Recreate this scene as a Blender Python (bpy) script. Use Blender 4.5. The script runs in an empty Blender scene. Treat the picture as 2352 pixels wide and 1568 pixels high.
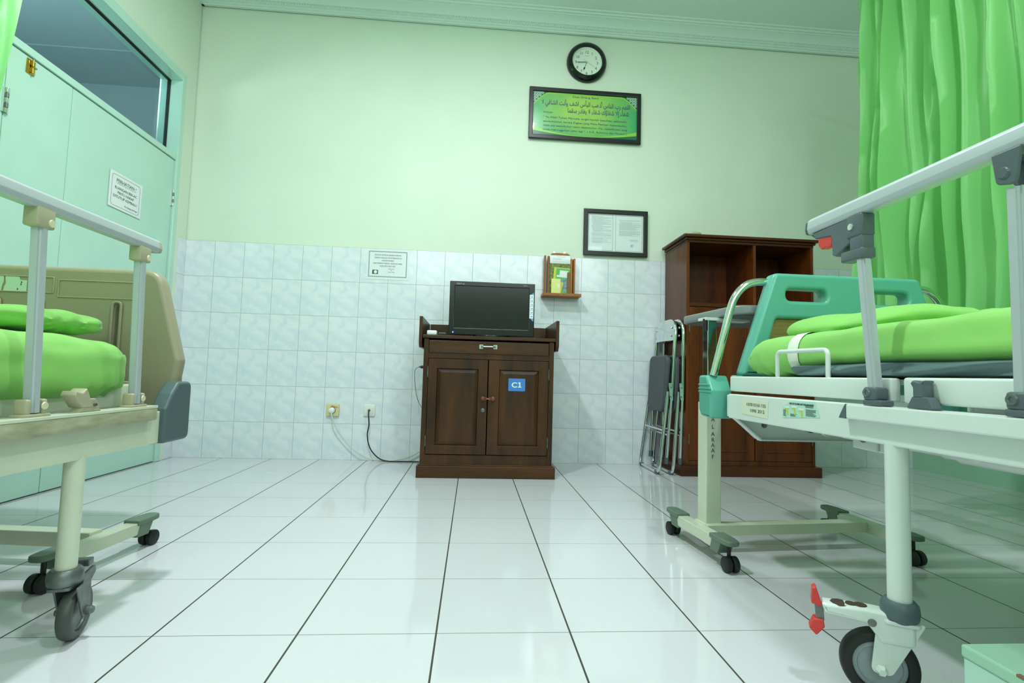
import bpy, bmesh, math, random
from mathutils import Vector, Matrix, noise
PI = math.pi
sc = bpy.context.scene
COL = sc.collection
random.seed(7)

# ------------------------------------------------------------------ camera, world, exposure, lights
YAW, PITCH, ROLL = .07445, .06542, .0281
cam_d = bpy.data.cameras.new('camera'); cam = bpy.data.objects.new('camera', cam_d); COL.objects.link(cam)
fw = Vector((math.sin(YAW)*math.cos(PITCH), math.cos(YAW)*math.cos(PITCH), math.sin(PITCH)))
r0 = Vector((math.cos(YAW), -math.sin(YAW), 0)); u0 = r0.cross(fw)
rr = math.cos(ROLL)*r0+math.sin(ROLL)*u0; uu = -math.sin(ROLL)*r0+math.cos(ROLL)*u0
M = Matrix((rr, uu, -fw)).transposed().to_4x4(); M.translation = (1.8741, -3.3599, .5763)
cam.matrix_world = M
cam_d.sensor_width = 36; cam_d.lens = 1161.7/2352*36; cam_d.clip_start = .05
sc.camera = cam
sc.view_settings.view_transform = 'Standard'; sc.view_settings.look = 'None'
sc.view_settings.exposure = 0.0; sc.view_settings.gamma = 1; sc.view_settings.use_curve_mapping = False
w = bpy.data.worlds.new('world'); sc.world = w; w.use_nodes = True
w.node_tree.nodes['Background'].inputs[0].default_value = (.80, 1, .95, 1)
w.node_tree.nodes['Background'].inputs[1].default_value = .22
LC = (.94, 1, 1.04)
def area(name, loc, size, power, rot=(0, 0, 0), color=LC):
    l = bpy.data.lights.new(name, 'AREA'); l.shape = 'RECTANGLE'; l.size, l.size_y = size
    l.energy = power; l.color = color
    o = bpy.data.objects.new(name, l); o.location = loc; o.rotation_euler = rot; COL.objects.link(o)
    return o
area('ceiling_lamp_light', (1.25, -1.95, 2.93), (.13, .13), 41)
area('ceiling_lamp_light', (2.3, -1.3, 2.93), (.13, .13), 12)
area('ceiling_lamp_light', (2.75, -3.2, 2.93), (.13, .13), 24)
area('rear_fill_light', (2.4, -5.5, 2.52), (3.4, .8), 44, rot=(PI/2, 0, 0), color=(.92, 1, 1.05))  # unseen fill added behind the camera to lift the ambient, no window built
area('corridor_fill_light', (-1.2, -1.2, 1.9), (.8, .8), 42, rot=(PI, 0, 0), color=(.85, 1, 1))  # unseen uplight added to brighten the corridor behind the transom glass
area('corridor_fill_light', (-.25, -.2, 2.25), (.05, .3), 1.5, rot=(PI/2, 0, 0), color=(.9, 1, 1))  # small unseen corridor light without a fitting

# ------------------------------------------------------------------ helpers
def lin(c):
    return tuple((v/255/12.92 if v/255 <= .04045 else ((v/255+.055)/1.055)**2.4) for v in c)
MATS = {}
def mat(name, c, rough=.5, metal=0, var=0, vscale=8, bump=0, bscale=60, coat=0, emit=0, trans=0, alpha_glass=False, c2=None, stretch=(1, 1, 1), spec=.5, detail=4, sheen=0):
    if name in MATS: return MATS[name]
    m = bpy.data.materials.new(name); m.use_nodes = True; nt = m.node_tree; n = nt.nodes; b = n['Principled BSDF']
    col = lin(c)+(1,)
    b.inputs['Base Color'].default_value = col; b.inputs['Roughness'].default_value = rough
    b.inputs['Metallic'].default_value = metal; b.inputs['Coat Weight'].default_value = coat
    b.inputs['Coat Roughness'].default_value = .08
    b.inputs['Specular IOR Level'].default_value = spec
    if sheen: b.inputs['Sheen Weight'].default_value = sheen
    if emit:
        b.inputs['Emission Color'].default_value = col; b.inputs['Emission Strength'].default_value = emit
    if alpha_glass:
        tr = n.new('ShaderNodeBsdfTransparent'); tr.inputs[0].default_value = col
        gl = n.new('ShaderNodeBsdfGlossy'); gl.inputs['Roughness'].default_value = rough
        fr = n.new('ShaderNodeFresnel'); fr.inputs[0].default_value = 1.45
        mx = n.new('ShaderNodeMixShader'); ge = n.new('ShaderNodeNewGeometry'); mu = n.new('ShaderNodeMath'); mu.operation = 'SUBTRACT'; mu.inputs[0].default_value = 1; nt.links.new(ge.outputs['Backfacing'], mu.inputs[1]); mv = n.new('ShaderNodeMath'); mv.operation = 'MULTIPLY'; nt.links.new(mu.outputs[0], mv.inputs[0]); nt.links.new(fr.outputs[0], mv.inputs[1]); nt.links.new(mv.outputs[0], mx.inputs[0]); nt.links.new(tr.outputs[0], mx.inputs[1]); nt.links.new(gl.outputs[0], mx.inputs[2])
        nt.links.new(mx.outputs[0], n['Material Output'].inputs[0])
    if var or c2 or bump:
        tc = n.new('ShaderNodeTexCoord'); mp = n.new('ShaderNodeMapping'); mp.inputs['Scale'].default_value = stretch
        nt.links.new(tc.outputs['Object'], mp.inputs['Vector'])
    if var or c2:
        nz = n.new('ShaderNodeTexNoise'); nz.inputs['Scale'].default_value = vscale; nz.inputs['Detail'].default_value = detail
        nt.links.new(mp.outputs[0], nz.inputs['Vector'])
        rp = n.new('ShaderNodeValToRGB'); e = rp.color_ramp.elements
        if c2: a1, a2 = col, lin(c2)+(1,)
        else:
            a1 = tuple(v*(1-var) for v in col[:3])+(1,); a2 = tuple(min(1, v*(1+var)) for v in col[:3])+(1,)
        e[0].position = .3; e[1].position = .7; e[0].color = a1; e[1].color = a2
        nt.links.new(nz.outputs['Fac'], rp.inputs[0]); nt.links.new(rp.outputs[0], b.inputs['Base Color'])
    if bump:
        nb = n.new('ShaderNodeTexNoise'); nb.inputs['Scale'].default_value = bscale; nb.inputs['Detail'].default_value = 3
        nt.links.new(mp.outputs[0], nb.inputs['Vector'])
        bp = n.new('ShaderNodeBump'); bp.inputs['Strength'].default_value = bump; bp.inputs['Distance'].default_value = .01
        nt.links.new(nb.outputs['Fac'], bp.inputs['Height']); nt.links.new(bp.outputs[0], b.inputs['Normal'])
    if trans:
        tr = n.new('ShaderNodeBsdfTranslucent'); tr.inputs[0].default_value = col
        mx = n.new('ShaderNodeMixShader'); mx.inputs[0].default_value = trans
        out = n['Material Output']
        nt.links.new(b.outputs[0], mx.inputs[1]); nt.links.new(tr.outputs[0], mx.inputs[2]); nt.links.new(mx.outputs[0], out.inputs[0])
    MATS[name] = m
    return m

OFF = {}
def thing(name, label, cat, loc=(0, 0, 0), rotz=0, group=None, kind=None):
    o = bpy.data.objects.new(name, None); COL.objects.link(o); o.location = loc; o.rotation_euler = (0, 0, rotz)
    o.empty_display_size = .05
    if label: o['label'] = label
    if cat: o['category'] = cat
    if group: o['group'] = group
    if kind: o['kind'] = kind
    OFF[o.name] = Vector(loc) if rotz == 0 else Vector((0, 0, 0))
    return o
def rootoff(p):
    while p.parent: p = p.parent
    return OFF.get(p.name, Vector((0, 0, 0)))
def finish(name, bm, m, parent=None, smooth=None, label=None):
    """link bm as one mesh object; coordinates are world ones (local for rotated things)"""
    me = bpy.data.meshes.new(name)
    bmesh.ops.recalc_face_normals(bm, faces=bm.faces)
    bm.to_mesh(me); bm.free()
    o = bpy.data.objects.new(name, me); COL.objects.link(o)
    for q in (m if isinstance(m, (list, tuple)) else [m]): me.materials.append(q)
    if parent is not None:
        off = rootoff(parent)
        me.transform(Matrix.Translation(-off)); o.parent = parent
    if smooth is not None:
        for p in me.polygons: p.use_smooth = True
        try: me.set_sharp_from_angle(angle=math.radians(smooth))
        except Exception: pass
    if label: o['label'] = label
    return o
def tag(o, label, cat, group=None):
    o['label'] = label; o['category'] = cat
    if group: o['group'] = group
    return o
def struct(o): o['kind'] = 'structure'; return o
def recenter(o):
    """put a top-level mesh's origin at its base"""
    me = o.data; vs = [v.co for v in me.vertices]
    c = Vector(((min(v.x for v in vs)+max(v.x for v in vs))/2, (min(v.y for v in vs)+max(v.y for v in vs))/2, min(v.z for v in vs)))
    me.transform(Matrix.Translation(-c)); o.location = c
    return o
def BM(): return bmesh.new()
def box(bm, x0, x1, y0, y1, z0, z1, bev=0, seg=2, mi=0, rot=None, piv=None):
    r = bmesh.ops.create_cube(bm, size=1)
    vs = r['verts']
    for v in vs:
        v.co = Vector((x0+(v.co.x+.5)*(x1-x0), y0+(v.co.y+.5)*(y1-y0), z0+(v.co.z+.5)*(z1-z0)))
    fs = set(f for v in vs for f in v.link_faces)
    if bev:
        es = list(set(e for v in vs for e in v.link_edges))
        rb = bmesh.ops.bevel(bm, geom=es, offset=bev, segments=seg, affect='EDGES', profile=.5)
        vs = list(set(v for f in rb['faces'] for v in f.verts) | set(v for v in vs if v.is_valid))
        fs = set(f for v in vs for f in v.link_faces)
    for f in fs: f.material_index = mi
    if rot is not None:
        p = Vector(piv if piv else ((x0+x1)/2, (y0+y1)/2, (z0+z1)/2))
        for v in vs: v.co = p+rot@(v.co-p)
    return vs
def add_mesh(bm, me, mtx, mi=0):
    vs = [bm.verts.new(mtx@v.co) for v in me.vertices]
    for p in me.polygons:
        try:
            f = bm.faces.new([vs[i] for i in p.vertices]); f.material_index = mi
        except ValueError: pass
def frame(o, u, v):
    u = Vector(u).normalized(); v = Vector(v).normalized(); n = u.cross(v)
    m = Matrix((u, v, n)).transposed().to_4x4(); m.translation = Vector(o); return m
FXZ = ((1, 0, 0), (0, 0, 1))          # drawn in x,z; normal is -y
def plate(bm, loops, t, mtx, bev=0, mi=0, res=2):
    """outline (first loop) with holes, thickness t centred on the plane of mtx"""
    cu = bpy.data.curves.new('c', 'CURVE'); cu.dimensions = '2D'; cu.fill_mode = 'BOTH'
    cu.extrude = max(t/2-bev, 0); cu.bevel_depth = bev; cu.bevel_resolution = res; cu.offset = -bev
    for lp in loops:
        s = cu.splines.new('POLY'); s.points.add(len(lp)-1); s.use_cyclic_u = True
        for k, p in enumerate(lp): s.points[k].co = (p[0], p[1], 0, 1)
    ob = bpy.data.objects.new('c', cu); me = bpy.data.meshes.new_from_object(ob)
    add_mesh(bm, me, mtx, mi)
    bpy.data.objects.remove(ob); bpy.data.curves.remove(cu); bpy.data.meshes.remove(me)
def rpoly(pts, r, n=5):
    out = []; N = len(pts)
    for i, p in enumerate(pts):
        rad = r[i] if isinstance(r, (list, tuple)) else r
        p = Vector(p); a = Vector(pts[i-1]); b = Vector(pts[(i+1) % N])
        if rad <= 0: out.append(tuple(p)); continue
        da = (a-p).normalized(); db = (b-p).normalized(); ang = da.angle(db)
        d = min(rad/math.tan(ang/2), (a-p).length*.49, (b-p).length*.49)
        A = p+da*d; B = p+db*d
        for k in range(n+1):
            t = k/n; q = (1-t)**2*A+2*t*(1-t)*p+t*t*B; out.append(tuple(q))
    return out
def rect(x0, x1, y0, y1, r=0): return rpoly([(x0, y0), (x1, y0), (x1, y1), (x0, y1)], r) if r else [(x0, y0), (x1, y0), (x1, y1), (x0, y1)]
def circ(cx, cy, r, n=32): return [(cx+r*math.cos(2*PI*k/n), cy+r*math.sin(2*PI*k/n)) for k in range(n)]
def tube(bm, pts, r, seg=10, closed=False, mi=0, cap=True, sq=None):
    """sweep a circle (or rectangle sq=(a,b)) along pts"""
    P = [Vector(p) for p in pts]; N = len(P); rings = []
    prev = None
    for i in range(N):
        a = P[i-1] if (i > 0 or closed) else P[i]; b = P[(i+1) % N] if (i < N-1 or closed) else P[i]
        t = (b-a).normalized()
        if prev is None:
            up = Vector((0, 0, 1)) if abs(t.z) < .9 else Vector((0, 1, 0))
            x = up.cross(t).normalized()
        else:
            x = (prev-t*prev.dot(t)).normalized()
        prev = x; y = t.cross(x)
        rad = r[i] if isinstance(r, (list, tuple)) else r
        if sq: ring = [bm.verts.new(P[i]+x*sx*sq[0]/2+y*sy*sq[1]/2) for sx, sy in ((-1, -1), (1, -1), (1, 1), (-1, 1))]
        else: ring = [bm.verts.new(P[i]+(x*math.cos(2*PI*k/seg)+y*math.sin(2*PI*k/seg))*rad) for k in range(seg)]
        rings.append(ring)
    S = len(rings[0])
    for i in range(N if closed else N-1):
        A, B = rings[i], rings[(i+1) % N]
        for k in range(S):
            f = bm.faces.new((A[k], A[(k+1) % S], B[(k+1) % S], B[k])); f.material_index = mi
    if cap and not closed:
        for q in (rings[0], rings[-1]):
            f = bm.faces.new(q); f.material_index = mi
def arc_path(pts, rad, n=6):
    """3D polyline with rounded corners"""
    P = [Vector(p) for p in pts]; out = [P[0]]
    for i in range(1, len(P)-1):
        a, p, b = P[i-1], P[i], P[i+1]; r = rad[i-1] if isinstance(rad, (list, tuple)) else rad
        da, db = (a-p).normalized(), (b-p).normalized()
        d = min(r/math.tan(max(da.angle(db), .05)/2), (a-p).length*.49, (b-p).length*.49)
        A, B = p+da*d, p+db*d
        for k in range(n+1):
            t = k/n; out.append((1-t)**2*A+2*t*(1-t)*p+t*t*B)
    out.append(P[-1]); return out
def smooth_path(pts, n=8):
    P = [Vector(p) for p in pts]; P = [2*P[0]-P[1]]+P+[2*P[-1]-P[-2]]; out = []
    for i in range(1, len(P)-2):
        p0, p1, p2, p3 = P[i-1:i+3]
        for k in range(n):
            t = k/n
            out.append(.5*((2*p1)+(-p0+p2)*t+(2*p0-5*p1+4*p2-p3)*t*t+(-p0+3*p1-3*p2+p3)*t**3))
    out.append(P[-2]); return out
def lathe(bm, prof, o, axis=(0, 0, 1), seg=28, mi=0):
    """prof: list of (radius, height along axis)"""
    ax = Vector(axis).normalized(); up = Vector((0, 0, 1)) if abs(ax.z) < .9 else Vector((1, 0, 0))
    x = up.cross(ax).normalized(); y = ax.cross(x); o = Vector(o); rings = []
    for r, h in prof:
        if r < 1e-6: rings.append([bm.verts.new(o+ax*h)])
        else: rings.append([bm.verts.new(o+ax*h+(x*math.cos(2*PI*k/seg)+y*math.sin(2*PI*k/seg))*r) for k in range(seg)])
    for A, B in zip(rings, rings[1:]):
        for k in range(seg):
            k2 = (k+1) % seg
            if len(A) == 1 and len(B) == 1: continue
            if len(A) == 1: f = bm.faces.new((A[0], B[k2], B[k]))
            elif len(B) == 1: f = bm.faces.new((A[k], A[k2], B[0]))
            else: f = bm.faces.new((A[k], A[k2], B[k2], B[k]))
            f.material_index = mi
def soft_box(x0, x1, y0, y1, z0, z1, r, n=(10, 24, 5), disp=None):
    """rounded cuboid with many faces, displaced by disp(point, normal)"""
    bm = BM(); nx, ny, nz = n
    c = Vector(((x0+x1)/2, (y0+y1)/2, (z0+z1)/2)); h = Vector(((x1-x0)/2, (y1-y0)/2, (z1-z0)/2))
    cache = {}
    def vert(i, j, k):
        if (i, j, k) in cache: return cache[(i, j, k)]
        def warp(t): return math.sin(t*PI/2)*.35+t*.65
        p = Vector((warp(2*i/nx-1)*h.x, warp(2*j/ny-1)*h.y, warp(2*k/nz-1)*h.z))
        q = Vector([max(-h[a]+r[a], min(h[a]-r[a], p[a])) for a in range(3)])
        d = p-q; dn = Vector([d[a]/r[a] for a in range(3)])
        if dn.length > 1e-6:
            e = dn.normalized()
            p = q+Vector([e[a]*r[a] for a in range(3)])
        else: e = Vector((0, 0, 0))
        nn = e if e.length else Vector((0, 0, 1))
        w = c+p
        if disp: w = w+disp(w, nn)
        cache[(i, j, k)] = bm.verts.new(w); return cache[(i, j, k)]
    def quad(*a): bm.faces.new([vert(*q) for q in a])
    for i in range(nx):
        for j in range(ny):
            quad((i, j, 0), (i, j+1, 0), (i+1, j+1, 0), (i+1, j, 0)); quad((i, j, nz), (i+1, j, nz), (i+1, j+1, nz), (i, j+1, nz))
    for i in range(nx):
        for k in range(nz):
            quad((i, 0, k), (i+1, 0, k), (i+1, 0, k+1), (i, 0, k+1)); quad((i, ny, k), (i, ny, k+1), (i+1, ny, k+1), (i+1, ny, k))
    for j in range(ny):
        for k in range(nz):
            quad((0, j, k), (0, j, k+1), (0, j+1, k+1), (0, j+1, k)); quad((nx, j, k), (nx, j+1, k), (nx, j+1, k+1), (nx, j, k+1))
    return bm
def text(bm, s, size, o, u, v, width=None, align='CENTER', t=.0006, mi=0, bold=0, height=None, shear=0):
    cu = bpy.data.curves.new('t', 'FONT'); cu.body = s; cu.size = size; cu.align_x = align; cu.extrude = t/2
    cu.resolution_u = 3; cu.offset = bold if size > .03 else 0; cu.shear = shear
    ob = bpy.data.objects.new('t', cu); me = bpy.data.meshes.new_from_object(ob)
    if len(me.vertices):
        xs = [p.co.x for p in me.vertices]; ys = [p.co.y for p in me.vertices]
        sx = width/(max(xs)-min(xs)) if width else 1
        sy = height/(max(ys)-min(ys)) if height else 1
        add_mesh(bm, me, frame(o, u, v)@Matrix.Diagonal((sx, sy, 1, 1)), mi)
    bpy.data.objects.remove(ob); bpy.data.curves.remove(cu); bpy.data.meshes.remove(me)

# ------------------------------------------------------------------ materials
def nodes_of(name):
    m = bpy.data.materials.new(name); m.use_nodes = True; MATS[name] = m
    return m, m.node_tree, m.node_tree.nodes, m.node_tree.nodes['Principled BSDF']
def mth(nt, op, a, b=None, c=None):
    n = nt.nodes.new('ShaderNodeMath'); n.operation = op
    for i, q in enumerate((a, b, c)):
        if q is None: continue
        if isinstance(q, (int, float)): n.inputs[i].default_value = q
        else: nt.links.new(q, n.inputs[i])
    return n.outputs[0]
def mixc(nt, f, a, b):
    n = nt.nodes.new('ShaderNodeMix'); n.data_type = 'RGBA'
    if isinstance(f, (int, float)): n.inputs[0].default_value = f
    else: nt.links.new(f, n.inputs[0])
    for i, q in ((6, a), (7, b)):
        if isinstance(q, tuple): n.inputs[i].default_value = q+((1,) if len(q) == 3 else ())
        else: nt.links.new(q, n.inputs[i])
    return n.outputs[2]
def grid_line(nt, coord, origin, step, half):
    a = mth(nt, 'DIVIDE', mth(nt, 'SUBTRACT', coord, origin), step)
    f = mth(nt, 'FRACT', a)
    d = mth(nt, 'ABSOLUTE', mth(nt, 'SUBTRACT', f, .5))       # .5 at the line
    return mth(nt, 'GREATER_THAN', d, .5-half/step)
def make_floor_mat():
    m, nt, n, b = nodes_of('glazed white floor tile')
    tc = n.new('ShaderNodeTexCoord'); sp = n.new('ShaderNodeSeparateXYZ'); nt.links.new(tc.outputs['Object'], sp.inputs[0])
    lx = grid_line(nt, sp.outputs[0], 1.511, .3, .0021); ly = grid_line(nt, sp.outputs[1], -.3915, .3, .0010)
    nz = n.new('ShaderNodeTexNoise'); nz.inputs['Scale'].default_value = 2.2; nt.links.new(tc.outputs['Object'], nz.inputs['Vector'])
    base = mixc(nt, nz.outputs['Fac'], lin((210, 212, 216)), lin((217, 218, 222)))
    c1 = mixc(nt, ly, base, lin((118, 112, 106))); c2 = mixc(nt, lx, c1, lin((62, 62, 52)))
    nt.links.new(c2, b.inputs['Base Color'])
    g = mth(nt, 'MAXIMUM', lx, ly)
    nt.links.new(mth(nt, 'ADD', mth(nt, 'MULTIPLY', g, .6), .07), b.inputs['Roughness'])
    b.inputs['Specular IOR Level'].default_value = .5
    bp = n.new('ShaderNodeBump'); bp.inputs['Distance'].default_value = .002; bp.inputs['Strength'].default_value = .5; bp.invert = True
    nt.links.new(g, bp.inputs['Height']); nt.links.new(bp.outputs[0], b.inputs['Normal'])
    return m
def make_tile_mat(name, axis, x0=0.0):
    m, nt, n, b = nodes_of(name)
    tc = n.new('ShaderNodeTexCoord'); sp = n.new('ShaderNodeSeparateXYZ'); nt.links.new(tc.outputs['Object'], sp.inputs[0])
    U = sp.outputs[axis]; V = sp.outputs[2]
    lx = grid_line(nt, U, x0, .1847, .0013); ly = grid_line(nt, V, 0, .2306, .0013)
    fu = mth(nt, 'FRACT', mth(nt, 'DIVIDE', mth(nt, 'SUBTRACT', U, x0), .1847))
    fv = mth(nt, 'FRACT', mth(nt, 'DIVIDE', V, .2306))
    cb = n.new('ShaderNodeCombineXYZ'); nt.links.new(mth(nt, 'ADD', fu, mth(nt, 'MULTIPLY', fv, .5)), cb.inputs[0]); nt.links.new(mth(nt, 'MULTIPLY', fv, 1.25), cb.inputs[1])
    nz = n.new('ShaderNodeTexNoise'); nz.inputs['Scale'].default_value = 2.6; nz.inputs['Detail'].default_value = 5; nz.inputs['Distortion'].default_value = .6
    nt.links.new(cb.outputs[0], nz.inputs['Vector'])
    rp = n.new('ShaderNodeValToRGB'); e = rp.color_ramp.elements
    e[0].position = .38; e[1].position = .58; e[0].color = lin((216, 228, 234))+(1,); e[1].color = lin((230, 236, 238))+(1,)
    nt.links.new(nz.outputs['Fac'], rp.inputs[0])
    g = mth(nt, 'MAXIMUM', lx, ly)
    nt.links.new(mixc(nt, g, rp.outputs[0], lin((176, 180, 166))), b.inputs['Base Color'])
    nt.links.new(mth(nt, 'ADD', mth(nt, 'MULTIPLY', g, .6), .12), b.inputs['Roughness'])
    bp = n.new('ShaderNodeBump'); bp.inputs['Distance'].default_value = .002; bp.inputs['Strength'].default_value = .4; bp.invert = True
    nt.links.new(g, bp.inputs['Height']); nt.links.new(bp.outputs[0], b.inputs['Normal'])
    return m
def wood(name, dark, light, axis=2, rough=.36, coat=.12):
    if name in MATS: return MATS[name]
    m, nt, n, b = nodes_of(name)
    tc = n.new('ShaderNodeTexCoord'); mp = n.new('ShaderNodeMapping'); s = [9, 9, 9]; s[axis] = 1.1; mp.inputs['Scale'].default_value = s
    nt.links.new(tc.outputs['Object'], mp.inputs[0])
    a = n.new('ShaderNodeTexNoise'); a.inputs['Scale'].default_value = 1.3; a.inputs['Detail'].default_value = 6; a.inputs['Distortion'].default_value = .5
    nt.links.new(mp.outputs[0], a.inputs['Vector'])
    f = n.new('ShaderNodeTexNoise'); f.inputs['Scale'].default_value = 14; f.inputs['Detail'].default_value = 4; nt.links.new(mp.outputs[0], f.inputs['Vector'])
    v = mth(nt, 'ADD', mth(nt, 'MULTIPLY', a.outputs['Fac'], .75), mth(nt, 'MULTIPLY', f.outputs['Fac'], .25))
    rp = n.new('ShaderNodeValToRGB'); e = rp.color_ramp.elements; e[0].position = .36; e[1].position = .66
    e[0].color = lin(dark)+(1,); e[1].color = lin(light)+(1,)
    nt.links.new(v, rp.inputs[0]); nt.links.new(rp.outputs[0], b.inputs['Base Color'])
    b.inputs['Roughness'].default_value = rough; b.inputs['Specular IOR Level'].default_value = .3; b.inputs['Coat Weight'].default_value = coat; b.inputs['Coat Roughness'].default_value = .2
    return m
FLOOR = make_floor_mat(); TILE = make_tile_mat('pale blue marbled wall tile', 0); TILEY = make_tile_mat('pale blue marbled wall tile turned', 1)
PAINT = mat('pale green wall paint', (220, 234, 214), .55, var=.02, vscale=3)
CEIL = mat('pale mint ceiling paint', (224, 240, 230), .6)
CORN = mat('pale mint cornice paint', (214, 232, 222), .5)
MINT = mat('glossy mint door paint', (186, 224, 208), .28, var=.03, vscale=5, coat=.2)
MINTB = mat('mint wall base paint', (166, 212, 184), .4, var=.06, vscale=4)
WOODD = wood('dark stained wood', (42, 25, 9), (80, 48, 18)); WOODDX = wood('dark stained wood lengthwise', (46, 28, 10), (86, 52, 20), 0)
WOODR = wood('reddish wardrobe wood', (68, 29, 7), (112, 54, 15)); WOODRX = wood('reddish wardrobe wood lengthwise', (60, 27, 8), (94, 46, 14), 0)
WOODO = wood('orange brown rack wood', (140, 84, 30), (176, 112, 48), rough=.4)
CHROME = mat('polished chrome', (225, 228, 230), .09, 1)
STEEL = mat('worn cast steel', (118, 124, 122), .42, .7, var=.25, vscale=40)
ALU = mat('satin aluminium', (190, 198, 202), .42, .25)
WHITE = mat('white enamelled steel', (222, 232, 226), .3, var=.02, vscale=12, coat=.2)
CREAM = mat('cream enamelled steel', (212, 220, 196), .32, var=.03, vscale=12, coat=.2)
BEIGE = mat('beige moulded plastic', (158, 152, 126), .38)
BEIGEC = mat('beige grey bracket plastic', (176, 172, 144), .4)
CREAMP = mat('cream cap plastic', (214, 212, 176), .4)
GREY = mat('dark grey plastic', (88, 100, 106), .38)
BUMP = mat('slate grey bumper plastic', (84, 102, 106), .42, bump=.05, bscale=300)
GREEN = mat('sea green moulded plastic', (96, 176, 156), .26)
PANELW = mat('olive wood grain laminate', (132, 118, 62), .4, var=.15, vscale=14, stretch=(1, 1, 8))
SHEET = mat('lime green bed sheet', (138, 204, 98), .8, var=.04, vscale=5, bump=.8, bscale=6, sheen=.2)
SHEET2 = mat('lime green pillow case', (134, 202, 94), .8, var=.04, vscale=9, bump=.9, bscale=11, sheen=.2)
STRIPE = mat('white sheet band', (232, 240, 222), .8, bump=.3, bscale=30)
LINER = mat('slate vinyl mattress liner', (88, 112, 116), .4, bump=.3, bscale=10)
CURT = mat('green curtain satin', (182, 246, 172), .36, trans=.22)
RUBBER = mat('black rubber', (22, 24, 24), .5)
TYRE = mat('grey rubber tyre', (70, 76, 72), .45)
RED = mat('red plastic', (214, 60, 54), .4)
BLACK = mat('black gloss plastic', (12, 15, 14), .22)
SCREEN = mat('black screen glass', (8, 13, 10), .18)
BFRAME = mat('black painted frame wood', (20, 22, 20), .35)
PAPER = mat('white paper', (232, 238, 238), .5)
LAMI = mat('laminated white paper', (228, 236, 236), .18)
INK = mat('grey black ink', (70, 78, 78), .7)
INKL = mat('faint grey print', (164, 184, 184), .8)
GLASS = mat('clear window glass', (225, 240, 240), .02, alpha_glass=True)
PICGLASS = mat('clear picture glass', (253, 254, 254), .03, alpha_glass=True)
GREYCAP = mat('grey green cap plastic', (104, 124, 108), .45)
GREYTOP = mat('grey table top laminate', (132, 142, 140), .4)
UNDER = mat('dark underside board', (84, 88, 86), .5)
GRIME = mat('grimy aluminium strip', (150, 150, 118), .5, c2=(188, 186, 156), vscale=9, stretch=(1, 2, 8), detail=8)

# ------------------------------------------------------------------ room shell
RW = 4.97; CZ = 3.07; FY = -5.6
bm = BM(); box(bm, -2.6, RW+.1, FY, .1, -.1, 0); struct(finish('floor', bm, FLOOR))
bm = BM(); box(bm, -.02, RW+.1, FY, .1, CZ, CZ+.1); struct(finish('ceiling', bm, CEIL))
bm = BM(); box(bm, -.15, RW+.1, .008, .15, 0, CZ); struct(finish('wall_back', bm, PAINT))
bm = BM(); box(bm, 0, RW, 0, .008, 0, 1.3836); struct(finish('trim_1', bm, TILE))
bm = BM()      # left wall with the door opening
y1 = -.128; yd = -2.30; zt = 2.40
box(bm, -.15, 0, y1, 0, 0, CZ); box(bm, -.15, 0, yd, y1, zt, CZ); box(bm, -.15, 0, FY, yd, 0, CZ)
struct(finish('wall_left', bm, PAINT))
bm = BM(); box(bm, 0, .006, -.095, 0, 0, 1.3836); box(bm, 0, .009, -.128, -.095, 0, 1.3836, mi=1)
struct(finish('trim_2', bm, [TILEY, PAINT]))
bm = BM(); box(bm, RW, RW+.12, FY, .1, 0, CZ); struct(finish('wall_right', bm, PAINT))
bm = BM(); box(bm, RW-.012, RW, FY, 0, 0, 1.2); struct(finish('baseboard_right', bm, MINTB))
bm = BM(); box(bm, -.15, RW+.1, FY-.1, FY, 0, CZ); struct(finish('wall_front', bm, PAINT))
# cornice: moulded profile (distance from wall, height), with a rope of slanted beads
prof = [(0, 2.962), (.016, 2.962), (.018, 2.972), (.026, 2.976), (.028, 2.984), (.036, 2.988), (.036, 3.0), (.044, 3.004), (.048, 3.012),
        (.062, 3.03), (.082, 3.042), (.088, 3.044), (.088, 3.05), (.10, 3.053), (.104, 3.06), (.118, 3.063), (.12, 3.07), (0, 3.07)]
def cornice(name, a, b, nrm, rope):
    bm = BM(); A = Vector(a); B = Vector(b); n = Vector(nrm)
    R = []
    for P in (A, B): R.append([bm.verts.new(P+n*d+Vector((0, 0, z))) for d, z in prof])
    for k in range(len(prof)):
        k2 = (k+1) % len(prof); bm.faces.new((R[0][k], R[0][k2], R[1][k2], R[1][k]))
    bm.faces.new(R[0]); bm.faces.new(R[1])
    if rope:
        L = (B-A).length; d = (B-A).normalized(); k = 0
        while k*.0165 < L:
            p = A+d*(k*.0165)
            q0 = p+n*.034+Vector((0, 0, 2.986)); q1 = q0+d*.011+n*.006+Vector((0, 0, .016))
            tube(bm, [q0, q1], .0042, seg=6); k += 1
    return struct(finish(name, bm, CORN, smooth=25))
cornice('trim_3', (0, 0, 0), (RW, 0, 0), (0, -1, 0), True)
cornice('trim_4', (0, 0, 0), (0, FY, 0), (1, 0, 0), False)
cornice('trim_5', (RW, 0, 0), (RW, FY, 0), (-1, 0, 0), False)

# corridor behind the transom glass
CW = mat('dim corridor paint', (160, 178, 186), .6)
bm = BM()
box(bm, -2.6, -.15, -4.2, .9, 2.86, 2.95); box(bm, -2.7, -2.6, -4.2, .9, 0, 2.86)
box(bm, -2.6, -.15, .9, 1.0, 0, 2.86); box(bm, -2.6, -.15, -4.3, -4.2, 0, 2.86)
for k in range(5): box(bm, -2.6, -.15, -3.6+k*1.0, -3.585+k*1.0, 2.853, 2.86)
struct(finish('wall_corridor', bm, CW))

# ------------------------------------------------------------------ door with transom
door = thing('door_1', None, None, (0, -1.2, 0), kind='structure')
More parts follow.
